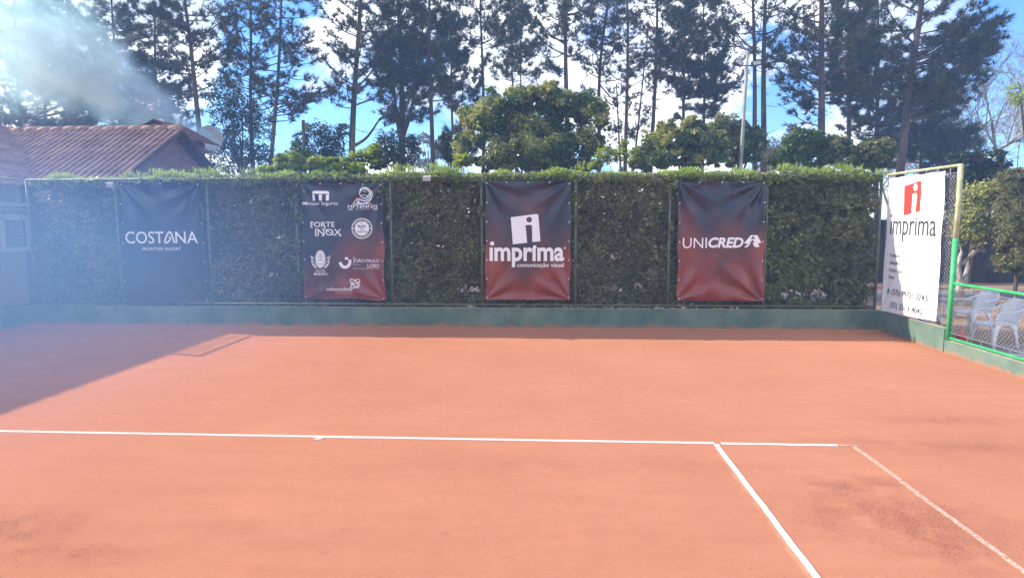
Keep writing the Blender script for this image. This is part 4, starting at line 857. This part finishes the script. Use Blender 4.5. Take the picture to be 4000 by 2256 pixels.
pine('left stem of the twin pine behind the floodlight pole', 2952, 2940, 31, .15, 240, 24, 3.0, limbs=((2950,190,2870,120,.05,4),), dens=.8)
pine('right stem of the twin pine behind the floodlight pole', 2980, 2990, 31, .18, 240, 26, 3.0, limbs=((2985,250,3095,195,.04,4),), dens=.8)
pine('tall straight pine standing clear right of the twin pine', 3203, 3213, 29, .21, 380, 40, 3.0, dens=.9, limbs=((3195,215,3020,240,.035,3),(3190,310,3130,360,.035,2)), extra=((3090,420,6,1.0),(3120,250,6,1.2)))
pine('slender pine in the blackest crown right of the tall straight pine', 3320, 3310, 33, .14, 420, 50, 2.8, dens=1.8, extra=((3330,130,10,1.4),(3360,260,10,1.5),(3300,330,8,1.3),(3420,350,7,1.4),(3330,430,7,1.4)))
pine('broad pine with many long branches sweeping to the right', 3520, 3598, 28, .22, 460, 34, 3.4, dens=1.2, elev=(5, 40), extra=((3750,60,6,1.2),(3780,180,6,1.2),(3720,290,7,1.4),(3840,120,5,1.0),(3650,330,6,1.4),(3470,260,6,1.4),(3850,250,5,.9),(3800,310,6,1.0)), limbs=((3560,230,3760,90,.05,8),(3555,250,3840,170,.05,9)))
pine('dense low pine filling the space left of the broad one', 3425, 3430, 36, .15, 560, 40, 3.0, dens=1.3, extra=((3400,480,8,1.4),(3560,470,7,1.5),(3480,560,8,1.4)))
pine('low spreading pine at the foot of the broad one', 3600, 3610, 34, .13, 590, 40, 3.2, dens=1.3, H=9.5, elev=(-10, 25), extra=((3660,560,11,1.5),(3740,500,10,1.4),(3560,590,10,1.4),(3800,560,7,1.2)))

# ------------------------------------------------------------------ leafless trees
M_bare = mat('bare_branch', (0.20, 0.165, 0.135), (0.38, 0.32, 0.26), rough=0.95, scale=4)
def bare_tree(label, px, Y, H, r0, spread, seed, levels=6):
    rg = np.random.default_rng(seed); b = at_y(px, 640, Y); base = np.array([b[0], Y, -.05]); t = thing('bare_tree', label, 'tree', (base[0], Y, 0), 'leafless trees at the right')
    tr = MB(); tw = MB()
    def grow(p, d, L, r, lv):
        d = d/np.linalg.norm(d); k = rg.normal(size=3)*.22; r = max(r, .009); P = curve_pts([p, p+d*L*.5+k*L*.25, p+d*L+k*L*.1], 6); (tr if lv < 2 else tw).tube(P, np.linspace(r, r*.6, 6), 6 if lv < 2 else 3, cap=False)
        if lv >= levels: return
        for _ in range(int(rg.integers(2, 4)) + (1 if lv >= 1 else 0)):
            q = P[int(rg.integers(3, 6))]; grow(q, d+rg.normal(size=3)*spread+[0,0,.15], L*rg.uniform(.55, .82), r*.55, lv+1)
    grow(base, np.array([rg.normal()*.08, 0, 1.0]), H*.32, r0, 0)
    tr.build('trunk', M_bare, t, True); tw.build('twigs', M_bare, t)
for k, (px, Y, H, lab) in enumerate(((3965, 33, 11.5, 'bare forked tree nearest the right edge'), (3850, 38, 13, 'bare tree with a haze of fine twigs right of the broad pine'), (3730, 42, 12, 'bare greyish tree seen through the branches of the broad pine'), (3040, 40, 7.5, 'small bare twiggy tree right of the floodlight pole'), (4060, 40, 13, 'bare crown reaching in over the bright lime branch'), (3640, 46, 11, 'pale bare tree low behind the broad pine'), (3130, 44, 8, 'brownish bare thicket tree beside the tall straight pine'), (3490, 46, 9, 'brown bare tree low behind the blackest crown'))):
    bare_tree(lab, px, Y, H*1.12, .17, .55, 40+k, 7 if k in (3, 6) else 6)
# ------------------------------------------------------------------ tiled house at the left
M_tile = mat('clay_roof_tile', (0.085, 0.036, 0.034), (0.19, 0.085, 0.065), rough=0.9, scale=2.4, detail=7, bump=0.4, bump_scale=25, lo=0.35, hi=0.65)
M_cover = mat('weathered_cover_tile', (0.21, 0.11, 0.08), (0.36, 0.22, 0.165), rough=0.9, scale=2.0, detail=7, bump=0.4, bump_scale=25, lo=0.35, hi=0.65)
M_ridge = mat('ridge_tile', (0.24, 0.13, 0.09), (0.42, 0.27, 0.19), rough=0.9, scale=3, bump=0.4)
M_frame = mat('window_frame_paint', (0.50, 0.47, 0.43), (0.60, 0.57, 0.52), rough=0.7, scale=6)
M_glass = mat('window_glass', (0.02, 0.025, 0.03), rough=0.08, spec=0.6)
M_wood = mat('barge_wood', (0.05, 0.03, 0.025), (0.09, 0.05, 0.04), rough=0.8, scale=4)
def brick_material():
    m = bpy.data.materials.new('brick'); m.use_nodes = True; nt = m.node_tree; N = nt.nodes.new; L = nt.links.new
    b = nt.nodes['Principled BSDF']; b.inputs['Roughness'].default_value = 0.9
    tc = N('ShaderNodeTexCoord'); sp = N('ShaderNodeSeparateXYZ'); L(tc.outputs['Object'], sp.inputs[0])
    ad = N('ShaderNodeMath'); ad.operation = 'ADD'; L(sp.outputs['X'], ad.inputs[0]); L(sp.outputs['Y'], ad.inputs[1])
    cb = N('ShaderNodeCombineXYZ'); L(ad.outputs[0], cb.inputs['X']); L(sp.outputs['Z'], cb.inputs['Y'])
    br = N('ShaderNodeTexBrick'); br.inputs['Scale'].default_value = 1.0; br.inputs['Brick Width'].default_value = 0.23; br.inputs['Row Height'].default_value = 0.075; br.inputs['Mortar Size'].default_value = 0.01
    br.inputs['Color1'].default_value = (0.16, 0.06, 0.045, 1); br.inputs['Color2'].default_value = (0.24, 0.10, 0.07, 1); br.inputs['Mortar'].default_value = (0.20, 0.17, 0.15, 1)
    L(cb.outputs[0], br.inputs['Vector']); L(br.outputs['Color'], b.inputs['Base Color']); return m
M_brick = brick_material()
def tiled_slope(mb, cov, p0, run, down, n_tile, n_course, tw=0.185, cl=0.40):
    """barrel tiles: run = unit vector along the eave, down = unit vector down the slope, starting at the ridge point p0"""
    p0, run, down = (np.asarray(q, float) for q in (p0, run, down)); nrm = np.cross(run, down); nrm = nrm if nrm[2] > 0 else -nrm
    us = np.arange(n_tile*6+1)/6; prof = -.022*np.sin((us % 1)*math.pi)
    rows = []
    for c in range(n_course):
        for v, h in ((c*cl, 0.0), ((c+1)*cl-.004, 0.028)): rows.append((v, h))
    P = []
    jit = RNG.normal(size=(n_tile+1, n_course))*.006
    for k, (v, h) in enumerate(rows):
        j = jit[np.minimum(us.astype(int), n_tile), k//2]; P.append(p0+run*(us*tw)[:,None]+down*v+nrm*(prof+h+j)[:,None])
    mb.grid(np.concatenate(P), len(rows), len(us))
    a = np.linspace(0, math.pi, 6)
    for i in range(n_tile+1):          # the cover tiles astride the joints
        for c in range(n_course):
            dj = RNG.normal(size=3)*.0025; q0 = p0+run*(i*tw)+down*(c*cl-.01)+nrm*.012+dj; q1 = p0+run*(i*tw)+down*((c+1)*cl+.02)+nrm*.021+dj
            V = [q+run*r_*math.cos(t_)+nrm*r_*math.sin(t_) for q, r_ in ((q0, .042), (q1, .049)) for t_ in a]
            cov.add(V, [(k, k+1, k+7, k+6) for k in range(5)]+[tuple(range(6, 12))])
def ridge_tiles(mb, a, b, step=0.38, r=0.10):
    a, b = np.asarray(a, float), np.asarray(b, float); n = int(np.linalg.norm(b-a)/step); d = (b-a)/np.linalg.norm(b-a)
    for i in range(n):
        p = a+d*i*step; q = p+d*step*1.08; z = np.array([0,0,random.uniform(-.008,.012)]); mb.tube([p+z, q+z-[0,0,.012]], [r*1.12, r*.92], 10)
def house():
    ZA, YR, ZE, YE = 4.80, 17.75, 3.37, 15.2       # apex, ridge, front eave
    XG = -10.25
    t = thing('tiled_house', 'low brick house with a clay tiled roof left of the court', 'house', (-14, 16, 0))
    dn = np.array([0, YE-YR, ZE-ZA]); sl = np.linalg.norm(dn); dn /= sl; dk = dn*[1,-1,1]
    r = MB(); cv = MB(); n = 53
    tiled_slope(r, cv, (XG, YR, ZA), (-1,0,0), dn, n, int(sl/.40)+1); tiled_slope(r, cv, (XG, YR, ZA), (-1,0,0), dk, n, int(sl/.40)+1); roof = r.build('roof', M_tile, t, False); cv.build('cover_tiles', M_cover, roof)
    k = MB(); ridge_tiles(k, (XG+.03, YR, ZA+.03), (XG-9.8, YR, ZA+.03)); k.build('ridge_tiles', M_ridge, roof, True)
    # wing along the court
    XE, ZW, XRg = -12.3, 3.20, -15.9; ZRg = ZW+(XE-XRg)*.56; d2 = np.array([XE-XRg, 0, ZW-ZRg]); s2 = np.linalg.norm(d2); d2 /= s2; d3 = d2*[-1,1,1]
    r = MB(); cv = MB(); m = int((17.6+3)/.185); tiled_slope(r, cv, (XRg, -3, ZRg), (0,1,0), d2, m, int(s2/.40)+1); tiled_slope(r, cv, (XRg, -3, ZRg), (0,1,0), d3, m, int(s2/.40)+1); wroof = r.build('roof', M_tile, t); cv.build('cover_tiles', M_cover, wroof)
    k = MB(); ridge_tiles(k, (XRg, -3, ZRg+.03), (XRg, 17.6, ZRg+.03)); k.build('ridge_tiles', M_ridge, wroof, True)
    # walls
    w = MB(); gx = XG-.28; ye, zb = YE+.3, ZE+.08
    yb = 2*YR-ye
    w.add([(gx, ye, 0), (gx, yb, 0), (gx, yb, zb), (gx, YR, ZA-.1), (gx, ye, zb), (gx-.18, ye, 0), (gx-.18, yb, 0), (gx-.18, yb, zb), (gx-.18, YR, ZA-.1), (gx-.18, ye, zb)], [(0,1,2,3,4), (9,8,7,6,5), (0,4,9,5), (1,6,7,2), (2,7,8,3), (3,8,9,4)]); w.build('gable_wall', M_brick, t)
    w = MB(); w.box((-20, ye, 0), (gx-.183, ye+.18, zb-.02)); w.build('wall', M_brick, t)
    w = MB(); w.box((-20, yb-.18, 0), (gx-.183, yb, zb-.02)); w.build('wall', M_brick, t)
    w = MB(); w.box((XE-.5, -2.8, 0), (XE-.32, ye-.003, ZW-.02)); w.build('wall', M_brick, t)
    w = MB(); w.box((XE-.46, -2.95, 0), (-19.2, -2.8, ZW-.02)) if False else w.box((-19.2, -2.98, 0), (XE-.325, -2.803, ZW-.02)); w.build('wall', M_brick, t)
    bg = MB()
    for s in (dn, dk): e = np.array([XG+.02, YR, ZA-.06]); bg.tube([e, e+s*(sl+.15)], .045, 4)
    bg.build('barge_board', M_wood, t)
    xw = XE-.315
    for y0, y1 in ((14.15, 14.98), (11.7, 12.8), (8.4, 9.6)):
        f = MB(); z0, z1 = 1.66, 2.30
        f.box((xw, y0, z1), (xw+.05, y1, z1+.12)); f.box((xw, y0, z0), (xw+.05, y0+.1, z1-.002)); f.box((xw, y1-.1, z0), (xw+.05, y1, z1-.002)); fr = f.build('window', M_frame, t)
        s = MB(); s.box((xw, y0-.08, z0-.11), (xw+.10, y1+.08, z0-.003)); s.build('sill', M_frame, fr)
        g = MB(); g.box((xw, y0+.103, z0), (xw+.012, y1-.103, z1-.003)); g.build('pane', M_glass, fr)
        h = MB(); h.box((xw, y0-.10, 2.62), (xw+.04, y1+.10, 2.70)); h.box((xw, y0-.1, 2.424), (xw+.03, y0, 2.617)); h.build('lintel', M_frame, fr)
    # small gabled flue house behind the ridge, where the smoke comes out
    ax, ay0, ay1, az = at_y(600, 470, 18.7)[0], 18.7, 20.4, at_y(600, 470, 18.7)[2]
    c = MB(); L_, R_ = .85, .75
    c.add([(ax-L_+.1, ay0+.12, 3.0), (ax+R_-.1, ay0+.12, 3.0), (ax+R_-.1, ay0+.12, az-.55*(R_-.1)-.03), (ax, ay0+.12, az-.05), (ax-L_+.1, ay0+.12, az-.55*(L_-.1)-.03), (ax-L_+.1, ay1-.1, 3.0), (ax+R_-.1, ay1-.1, 3.0), (ax+R_-.1, ay1-.1, az-.55*(R_-.1)-.03), (ax, ay1-.1, az-.05), (ax-L_+.1, ay1-.1, az-.55*(L_-.1)-.03)], [(0,1,2,3,4), (9,8,7,6,5), (1,6,7,2), (5,0,4,9)])
    fl = c.build('flue_house', M_brick, t)
    rr = MB(); dl = np.array([-1, 0, -.55]); dl /= np.linalg.norm(dl); dr = dl*[-1,1,1]
    tiled_slope(rr, rr, (ax, ay0, az), (0,1,0), dl, 9, 2); tiled_slope(rr, rr, (ax, ay0, az), (0,1,0), dr, 9, 3); rr.build('flue_roof', M_tile, fl)
house()

def satellite_dish():
    c = at_y(820, 540, 22.2); t = thing('satellite_dish', 'grey satellite dish on a pole behind the tiled roof, at the edge of the smoke', 'satellite dish', (c[0], c[1], 0))
    M_dish = mat('dish_paint', (0.26, 0.26, 0.25), (0.34, 0.34, 0.33), rough=0.6, scale=5)
    R = 42/F*np.linalg.norm(c-O); f = (O-c)/np.linalg.norm(O-c); f = f+np.array([.12,0,.25]); f /= np.linalg.norm(f); a = np.cross(f, [0,0,1]); a /= np.linalg.norm(a); b = np.cross(a, f)
    P = []; nr, na = 9, 33
    for i in range(nr):
        for j in range(na): rr = R*i/(nr-1); th = 2*math.pi*j/(na-1); P.append(c+a*rr*math.cos(th)+b*rr*math.sin(th)+f*(rr*rr/R*.22))
    d = MB(); d.grid(np.array(P), nr, na); o = d.build('reflector', M_dish, t, True); md = o.modifiers.new('thickness', 'SOLIDIFY'); md.thickness = .012
    ar = MB(); tip = c+f*.36-b*.16; ar.tube([c-b*R, tip], .012, 6); arm = ar.build('feed_arm', M_post, t); l = MB(); l.tube([tip-f*.05, tip+f*.05], .03, 8); l.build('receiver', M_dark, arm)
    p = MB(); bk = c-f*.05; p.tube([bk, bk-np.array([0,0,.25])-f*.12], .025, 8); p.tube([(bk-f*.12)[[0]].tolist()[0:1]+[(bk-f*.12)[1], bk[2]-.2], [(bk-f*.12)[0], (bk-f*.12)[1], 0]], .028, 8); p.build('mast', M_post, t)
satellite_dish()

# ------------------------------------------------------------------ poles
def floodlight_pole():
    Y = 21.5; base = at_y(2893, 660, Y); top = at_y(2920, 212, Y); d = (top-base)/(top[2]-base[2]); foot = base-d*base[2]
    t = thing('floodlight_pole', 'tall pale concrete pole with two floodlights, in front of the twin pine', 'lamp post', (foot[0], Y, 0))
    M_con = mat('pale_concrete', (0.26, 0.255, 0.245), (0.36, 0.35, 0.33), rough=0.85, scale=3, bump=0.2)
    p = MB(); zs = np.linspace(0, top[2], 12); p.tube([foot+d*z for z in zs], np.linspace(.075, .045, 12), 10); p.build('pole', M_con, t, True)
    zc = at_y(2912, 258, Y)[2]; c = foot+d*zc; a = MB(); a.tube([c+[-.35,0,.02], c+[.30,0,.0]], .022, 6); a.build('crossarm', M_dark, t)
    for s, tilt, zz in ((-1, .9, .09), (1, -.25, .06)):
        q = c+np.array([s*.28, -.05, zz]); h = MB(); h.box(q+(-.15,-.08,-.07), q+(.14,.08,.07), rot=(tilt*.6,'Y')); hd = h.build('floodlight', M_dark, t)
        l = MB(); l.box(q+(-.12,-.094,-.055), q+(.11,-.083,.055), rot=(tilt*.6,'Y'), about=q); l.build('lens', M_lens, hd)
    cp = MB(); cp.tube([top, top+[0,0,.1]], [.06, .045], 8); cp.build('pole_cap', M_con, t)
floodlight_pole()
def short_pole():
    Y = 20; b = at_y(1189, 600, Y); z1 = at_y(1188, 470, Y)[2]; t = thing('utility_pole', 'short dark pole with a small box, before the sky left of the thick pine', 'pole', (b[0], Y, 0))
    p = MB(); p.tube([(b[0], Y, 0), (b[0], Y, z1)], [.07, .055], 8); p.build('pole', M_bark, t)
    q = np.array([b[0]+.1, Y-.02, at_y(1198, 492, Y)[2]]); x = MB(); x.box(q+(-.05,-.06,-.09), q+(.07,.06,.09)); x.build('meter_box', M_post, t)
short_pole()

# ------------------------------------------------------------------ yard behind the right fence
def plank_fence():
    Y = 24.0; t = thing('plank_fence', 'dark plank fence in deep shade behind the small whitewashed tree', 'fence', (18, Y, 0))
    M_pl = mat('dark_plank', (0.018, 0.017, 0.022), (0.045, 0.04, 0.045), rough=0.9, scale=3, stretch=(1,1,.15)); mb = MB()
    for x in np.arange(10.5, 30, .17): mb.box((x, Y+random.uniform(-.01,.01), -.05), (x+.155, Y+.03, 2.25+random.uniform(-.04,.04)))
    mb.build('planks', M_pl, t); r = MB(); r.box((10.5, Y+.045, .5), (30, Y+.09, .6)); r.box((10.5, Y+.045, 1.7), (30, Y+.09, 1.8)); r.build('rails', M_pl, t)
plank_fence()
bush('backing_foliage', 'added dark foliage across the road, backing the right part of the fence', 'hedge', 25.5, [(2600+i*110, 905, 80, 65) for i in range(14)], 12000, .13, M_dleaf, tight=.5, trunk=False)  # foliage added to block bright gaps seen through the hedge
bush('backing_foliage', 'added dark foliage across the road, backing the middle of the fence', 'hedge', 25.5, [(1000+i*110, 905, 80, 65) for i in range(14)], 12000, .13, M_dleaf, tight=.5, trunk=False)

M_chair = mat('white_garden_plastic', (0.72, 0.73, 0.75), (0.80, 0.80, 0.81), rough=0.42, scale=4)
def chair():
    """monobloc armchair facing +x, standing at the origin"""
    t = thing('plastic_chair', '', 'chair')
    def shell(name, fn, nu, nv, th):
        mb = MB(); mb.grid(np.array([fn(u, v) for u in np.linspace(0,1,nu) for v in np.linspace(0,1,nv)]), nu, nv); o = mb.build(name, M_chair, t, True)
        md = o.modifiers.new('thickness', 'SOLIDIFY'); md.thickness = th; return o
    shell('seat', lambda u, v: np.array([-.22+.46*u, (v-.5)*(.42+.06*u), .43-.035*math.sin(math.pi*u)*math.sin(math.pi*v)-.05*max(0,(u-.85)/.15)**2]), 12, 12, .012)
    # back: a rounded panel leaning away, open slots between vertical ribs
    def back(u, v):
        w = .23*(1-.18*(2*u-1)**2 if u > .5 else 1)*math.sqrt(max(.12, 1-(max(0,u-.72)/.31)**2)); y = (v-.5)*2*w
        return np.array([-.22-.20*u-.05*math.sin(math.pi*v)+.02, y, .43+.43*u])
    shell('backrest', back, 14, 14, .012)
    for s in (-1, 1):
        a = MB(); P = curve_pts([(-.36,s*.235,.74),(-.2,s*.27,.665),(.05,s*.285,.655),(.2,s*.28,.64),(.25,s*.265,.55),(.245,s*.255,.42)], 18)
        rows = []
        for i, p in enumerate(P): w = .026; nrm = np.array([0,s,0]); rows += [p-nrm*w, p+nrm*w]
        a.grid(np.array(rows), 18, 2); o = a.build('armrest', M_chair, t, True); md = o.modifiers.new('thickness', 'SOLIDIFY'); md.thickness = .018
    for sx, sy in ((1,-1),(1,1),(-1,-1),(-1,1)):
        x0, y0 = (.22 if sx > 0 else -.20), sy*.225; x1, y1 = x0+.05*sx, sy*.255; l = MB()
        # L-section leg, wide at the seat and narrow at the floor
        pr = []
        for z, w in ((.0,.035),(.2,.05),(.34,.075),(.425,.13)):
            k = z/.425; cx, cy_ = x1+(x0-x1)*k, y1+(y0-y1)*k; pr += [np.array([cx-sx*w, cy_, z]), np.array([cx, cy_, z]), np.array([cx, cy_-sy*w, z])]
        l.grid(np.array(pr), 4, 3); o = l.build('leg', M_chair, t, True); md = o.modifiers.new('thickness', 'SOLIDIFY'); md.thickness = .014
    return t
ch = chair(); GCH = 'white plastic chairs behind the green railing'
ch['group'] = GCH; ch['label'] = 'white plastic armchair nearest the green railing, its back leaning right'; ch.location = (8.0, 11.75, 0); ch.rotation_euler = (0, 0, math.radians(190))
c2 = dup(ch, (0.55, 1.5, 0), 'white plastic armchair half hidden behind the nearest one'); c2.rotation_euler = (0, 0, math.radians(195))
c3 = dup(ch, (-.62, 1.15, 0), 'plastic armchair close to the fence post, cut off by the post'); c3.rotation_euler = (0, 0, math.radians(20))
def cone():
    p = np.array([7.42, 11.75, 0]); t = thing('marker_cone', 'small red marker cone on the floor behind the green railing', 'cone', p)
    M_red = mat('red_plastic', (0.55, 0.05, 0.04), (0.62, 0.10, 0.08), rough=0.5, scale=8)
    b = MB(); b.box(p+(-.13,-.13,0), p+(.13,.13,.025)); b.build('base', M_red, t); c = MB(); c.tube([p+[0,0,.025], p+[0,0,.36]], [.115, .02], 16); c.build('cone_body', M_red, t, True)
cone()

# ------------------------------------------------------------------ smoke
def volume_nodes(name, colr, aniso, absn=0.0):
    m = bpy.data.materials.new(name); m.use_nodes = True; nt = m.node_tree; nt.nodes.clear()
    out = nt.nodes.new('ShaderNodeOutputMaterial'); v = nt.nodes.new('ShaderNodeVolumePrincipled'); v.inputs['Color'].default_value = rgba(colr); v.inputs['Anisotropy'].default_value = aniso; v.inputs['Absorption Color'].default_value = (absn, absn, absn, 1)
    nt.links.new(v.outputs[0], out.inputs['Volume']); return m, nt, v
def smoke_plume():
    a = at_y(850, 575, 21.2); b = at_y(-60, 70, 23.0); ax = (b-a); L0 = np.linalg.norm(ax); ax /= L0; L_ = L0*1.12
    up = np.array([0,1.0,0]); sv = np.cross(ax, up); sv /= np.linalg.norm(sv); up = np.cross(sv, ax); r0, r1 = 0.30, 4.5
    mb = MB(); mb.tube([(0,0,0), (L_,0,0)], [r0, r1], 28); o = mb.build('smoke_plume', None, None)
    bm = bmesh.new(); bm.from_mesh(o.data); bmesh.ops.recalc_face_normals(bm, faces=bm.faces[:]); bm.to_mesh(o.data); bm.free()
    R = Matrix.Identity(4)
    for i in range(3): R[i][0], R[i][1], R[i][2], R[i][3] = ax[i], up[i], sv[i], a[i]
    o.matrix_world = R; tag(o, 'pale blue smoke drifting up to the left from behind the tiled roof', 'smoke', kind='stuff')
    m, nt, v = volume_nodes('smoke', (0.46, 0.82, 1.0), 0.35, 0.32); N = nt.nodes.new; L = nt.links.new
    def mt(op, x, y=0.0, clamp=False):
        q = N('ShaderNodeMath'); q.operation = op; q.use_clamp = clamp
        for i, z in enumerate((x, y)):
            if isinstance(z, (int, float)): q.inputs[i].default_value = z
            else: L(z, q.inputs[i])
        return q.outputs[0]
    tc = N('ShaderNodeTexCoord'); sp = N('ShaderNodeSeparateXYZ'); L(tc.outputs['Object'], sp.inputs[0])
    s = mt('DIVIDE', sp.outputs['X'], L_); rad = mt('MULTIPLY_ADD', s, r1-r0); rad.node.inputs[2].default_value = r0
    rr = mt('SQRT', mt('ADD', mt('MULTIPLY', sp.outputs['Y'], sp.outputs['Y']), mt('MULTIPLY', sp.outputs['Z'], sp.outputs['Z']))); rr = mt('DIVIDE', rr, rad)
    n2 = N('ShaderNodeTexNoise'); n2.inputs['Scale'].default_value = 0.75; n2.inputs['Detail'].default_value = 4; n2.inputs['Distortion'].default_value = 1.2; L(tc.outputs['Object'], n2.inputs['Vector'])
    rr = mt('ADD', rr, mt('MULTIPLY', mt('SUBTRACT', n2.outputs[0], 0.42), 1.5))       # billowing edge
    fall = N('ShaderNodeMapRange'); fall.interpolation_type = 'SMOOTHSTEP'; fall.inputs[1].default_value = 1.0; fall.inputs[2].default_value = 0.15; fall.inputs[3].default_value = 0; fall.inputs[4].default_value = 1; L(rr, fall.inputs[0])
    mp = N('ShaderNodeMapping'); mp.inputs['Scale'].default_value = (.45, 1, 1.1); L(tc.outputs['Object'], mp.inputs[0])
    no = N('ShaderNodeTexNoise'); no.inputs['Scale'].default_value = 1.3; no.inputs['Detail'].default_value = 4; no.inputs['Distortion'].default_value = 0.8; L(mp.outputs[0], no.inputs['Vector'])
    nr = N('ShaderNodeMapRange'); nr.inputs[1].default_value = 0.34; nr.inputs[2].default_value = 0.66; nr.inputs[3].default_value = 0.30; nr.inputs[4].default_value = 1.5; L(no.outputs[0], nr.inputs[0])
    thin = mt('DIVIDE', 0.68, mt('ADD', rad, 0.06)); den = mt('MULTIPLY', mt('MULTIPLY', fall.outputs[0], nr.outputs[0]), thin)
    L(mt('MULTIPLY', den, SMOKE), v.inputs['Density']); o.data.materials.append(m)
SMOKE = 2.7
smoke_plume()
def flare_veil():
    """thin bluish veil added over the left part of the court to imitate lens flare"""
    mb = MB(); lo, hi = (-14.0, 3.2, -0.3), (-1.5, 13.42, 4.6); mb.box(lo, hi); o = mb.build('flare_veil', None, None); tag(o, 'thin bluish veil added over the left side of the court and fence for lens flare', 'smoke', kind='stuff')
    m, nt, v = volume_nodes('thin_veil', (0.20, 0.46, 1.0), 0.0, 1.0); N = nt.nodes.new; L = nt.links.new
    tc = N('ShaderNodeTexCoord'); sp = N('ShaderNodeSeparateXYZ'); L(tc.outputs['Object'], sp.inputs[0])
    r = N('ShaderNodeMapRange'); r.interpolation_type = 'SMOOTHSTEP'; r.inputs[1].default_value = -1.6; r.inputs[2].default_value = -11.0; r.inputs[3].default_value = 0; r.inputs[4].default_value = 1; L(sp.outputs['X'], r.inputs[0])
    z = N('ShaderNodeMapRange'); z.interpolation_type = 'SMOOTHSTEP'; z.inputs[1].default_value = 4.5; z.inputs[2].default_value = 1.0; z.inputs[3].default_value = 0; z.inputs[4].default_value = 1; L(sp.outputs['Z'], z.inputs[0])
    q = N('ShaderNodeMath'); q.operation = 'MULTIPLY'; L(r.outputs[0], q.inputs[0]); L(z.outputs[0], q.inputs[1])
    w = N('ShaderNodeMath'); w.operation = 'MULTIPLY'; L(q.outputs[0], w.inputs[0]); w.inputs[1].default_value = 0.12; L(w.outputs[0], v.inputs['Density']); o.data.materials.append(m)
flare_veil()

def haze():
    mb = MB(); mb.box((-115, -65, -1.2), (115, 135, 22)); o = mb.build('haze', None, None); tag(o, 'faint bluish haze in the air', 'haze', kind='stuff')
    m, nt, v = volume_nodes('haze_air', (0.34, 0.58, 1.0), 0.0, 1.0); v.inputs['Density'].default_value = 0.003; o.data.materials.append(m)
haze()
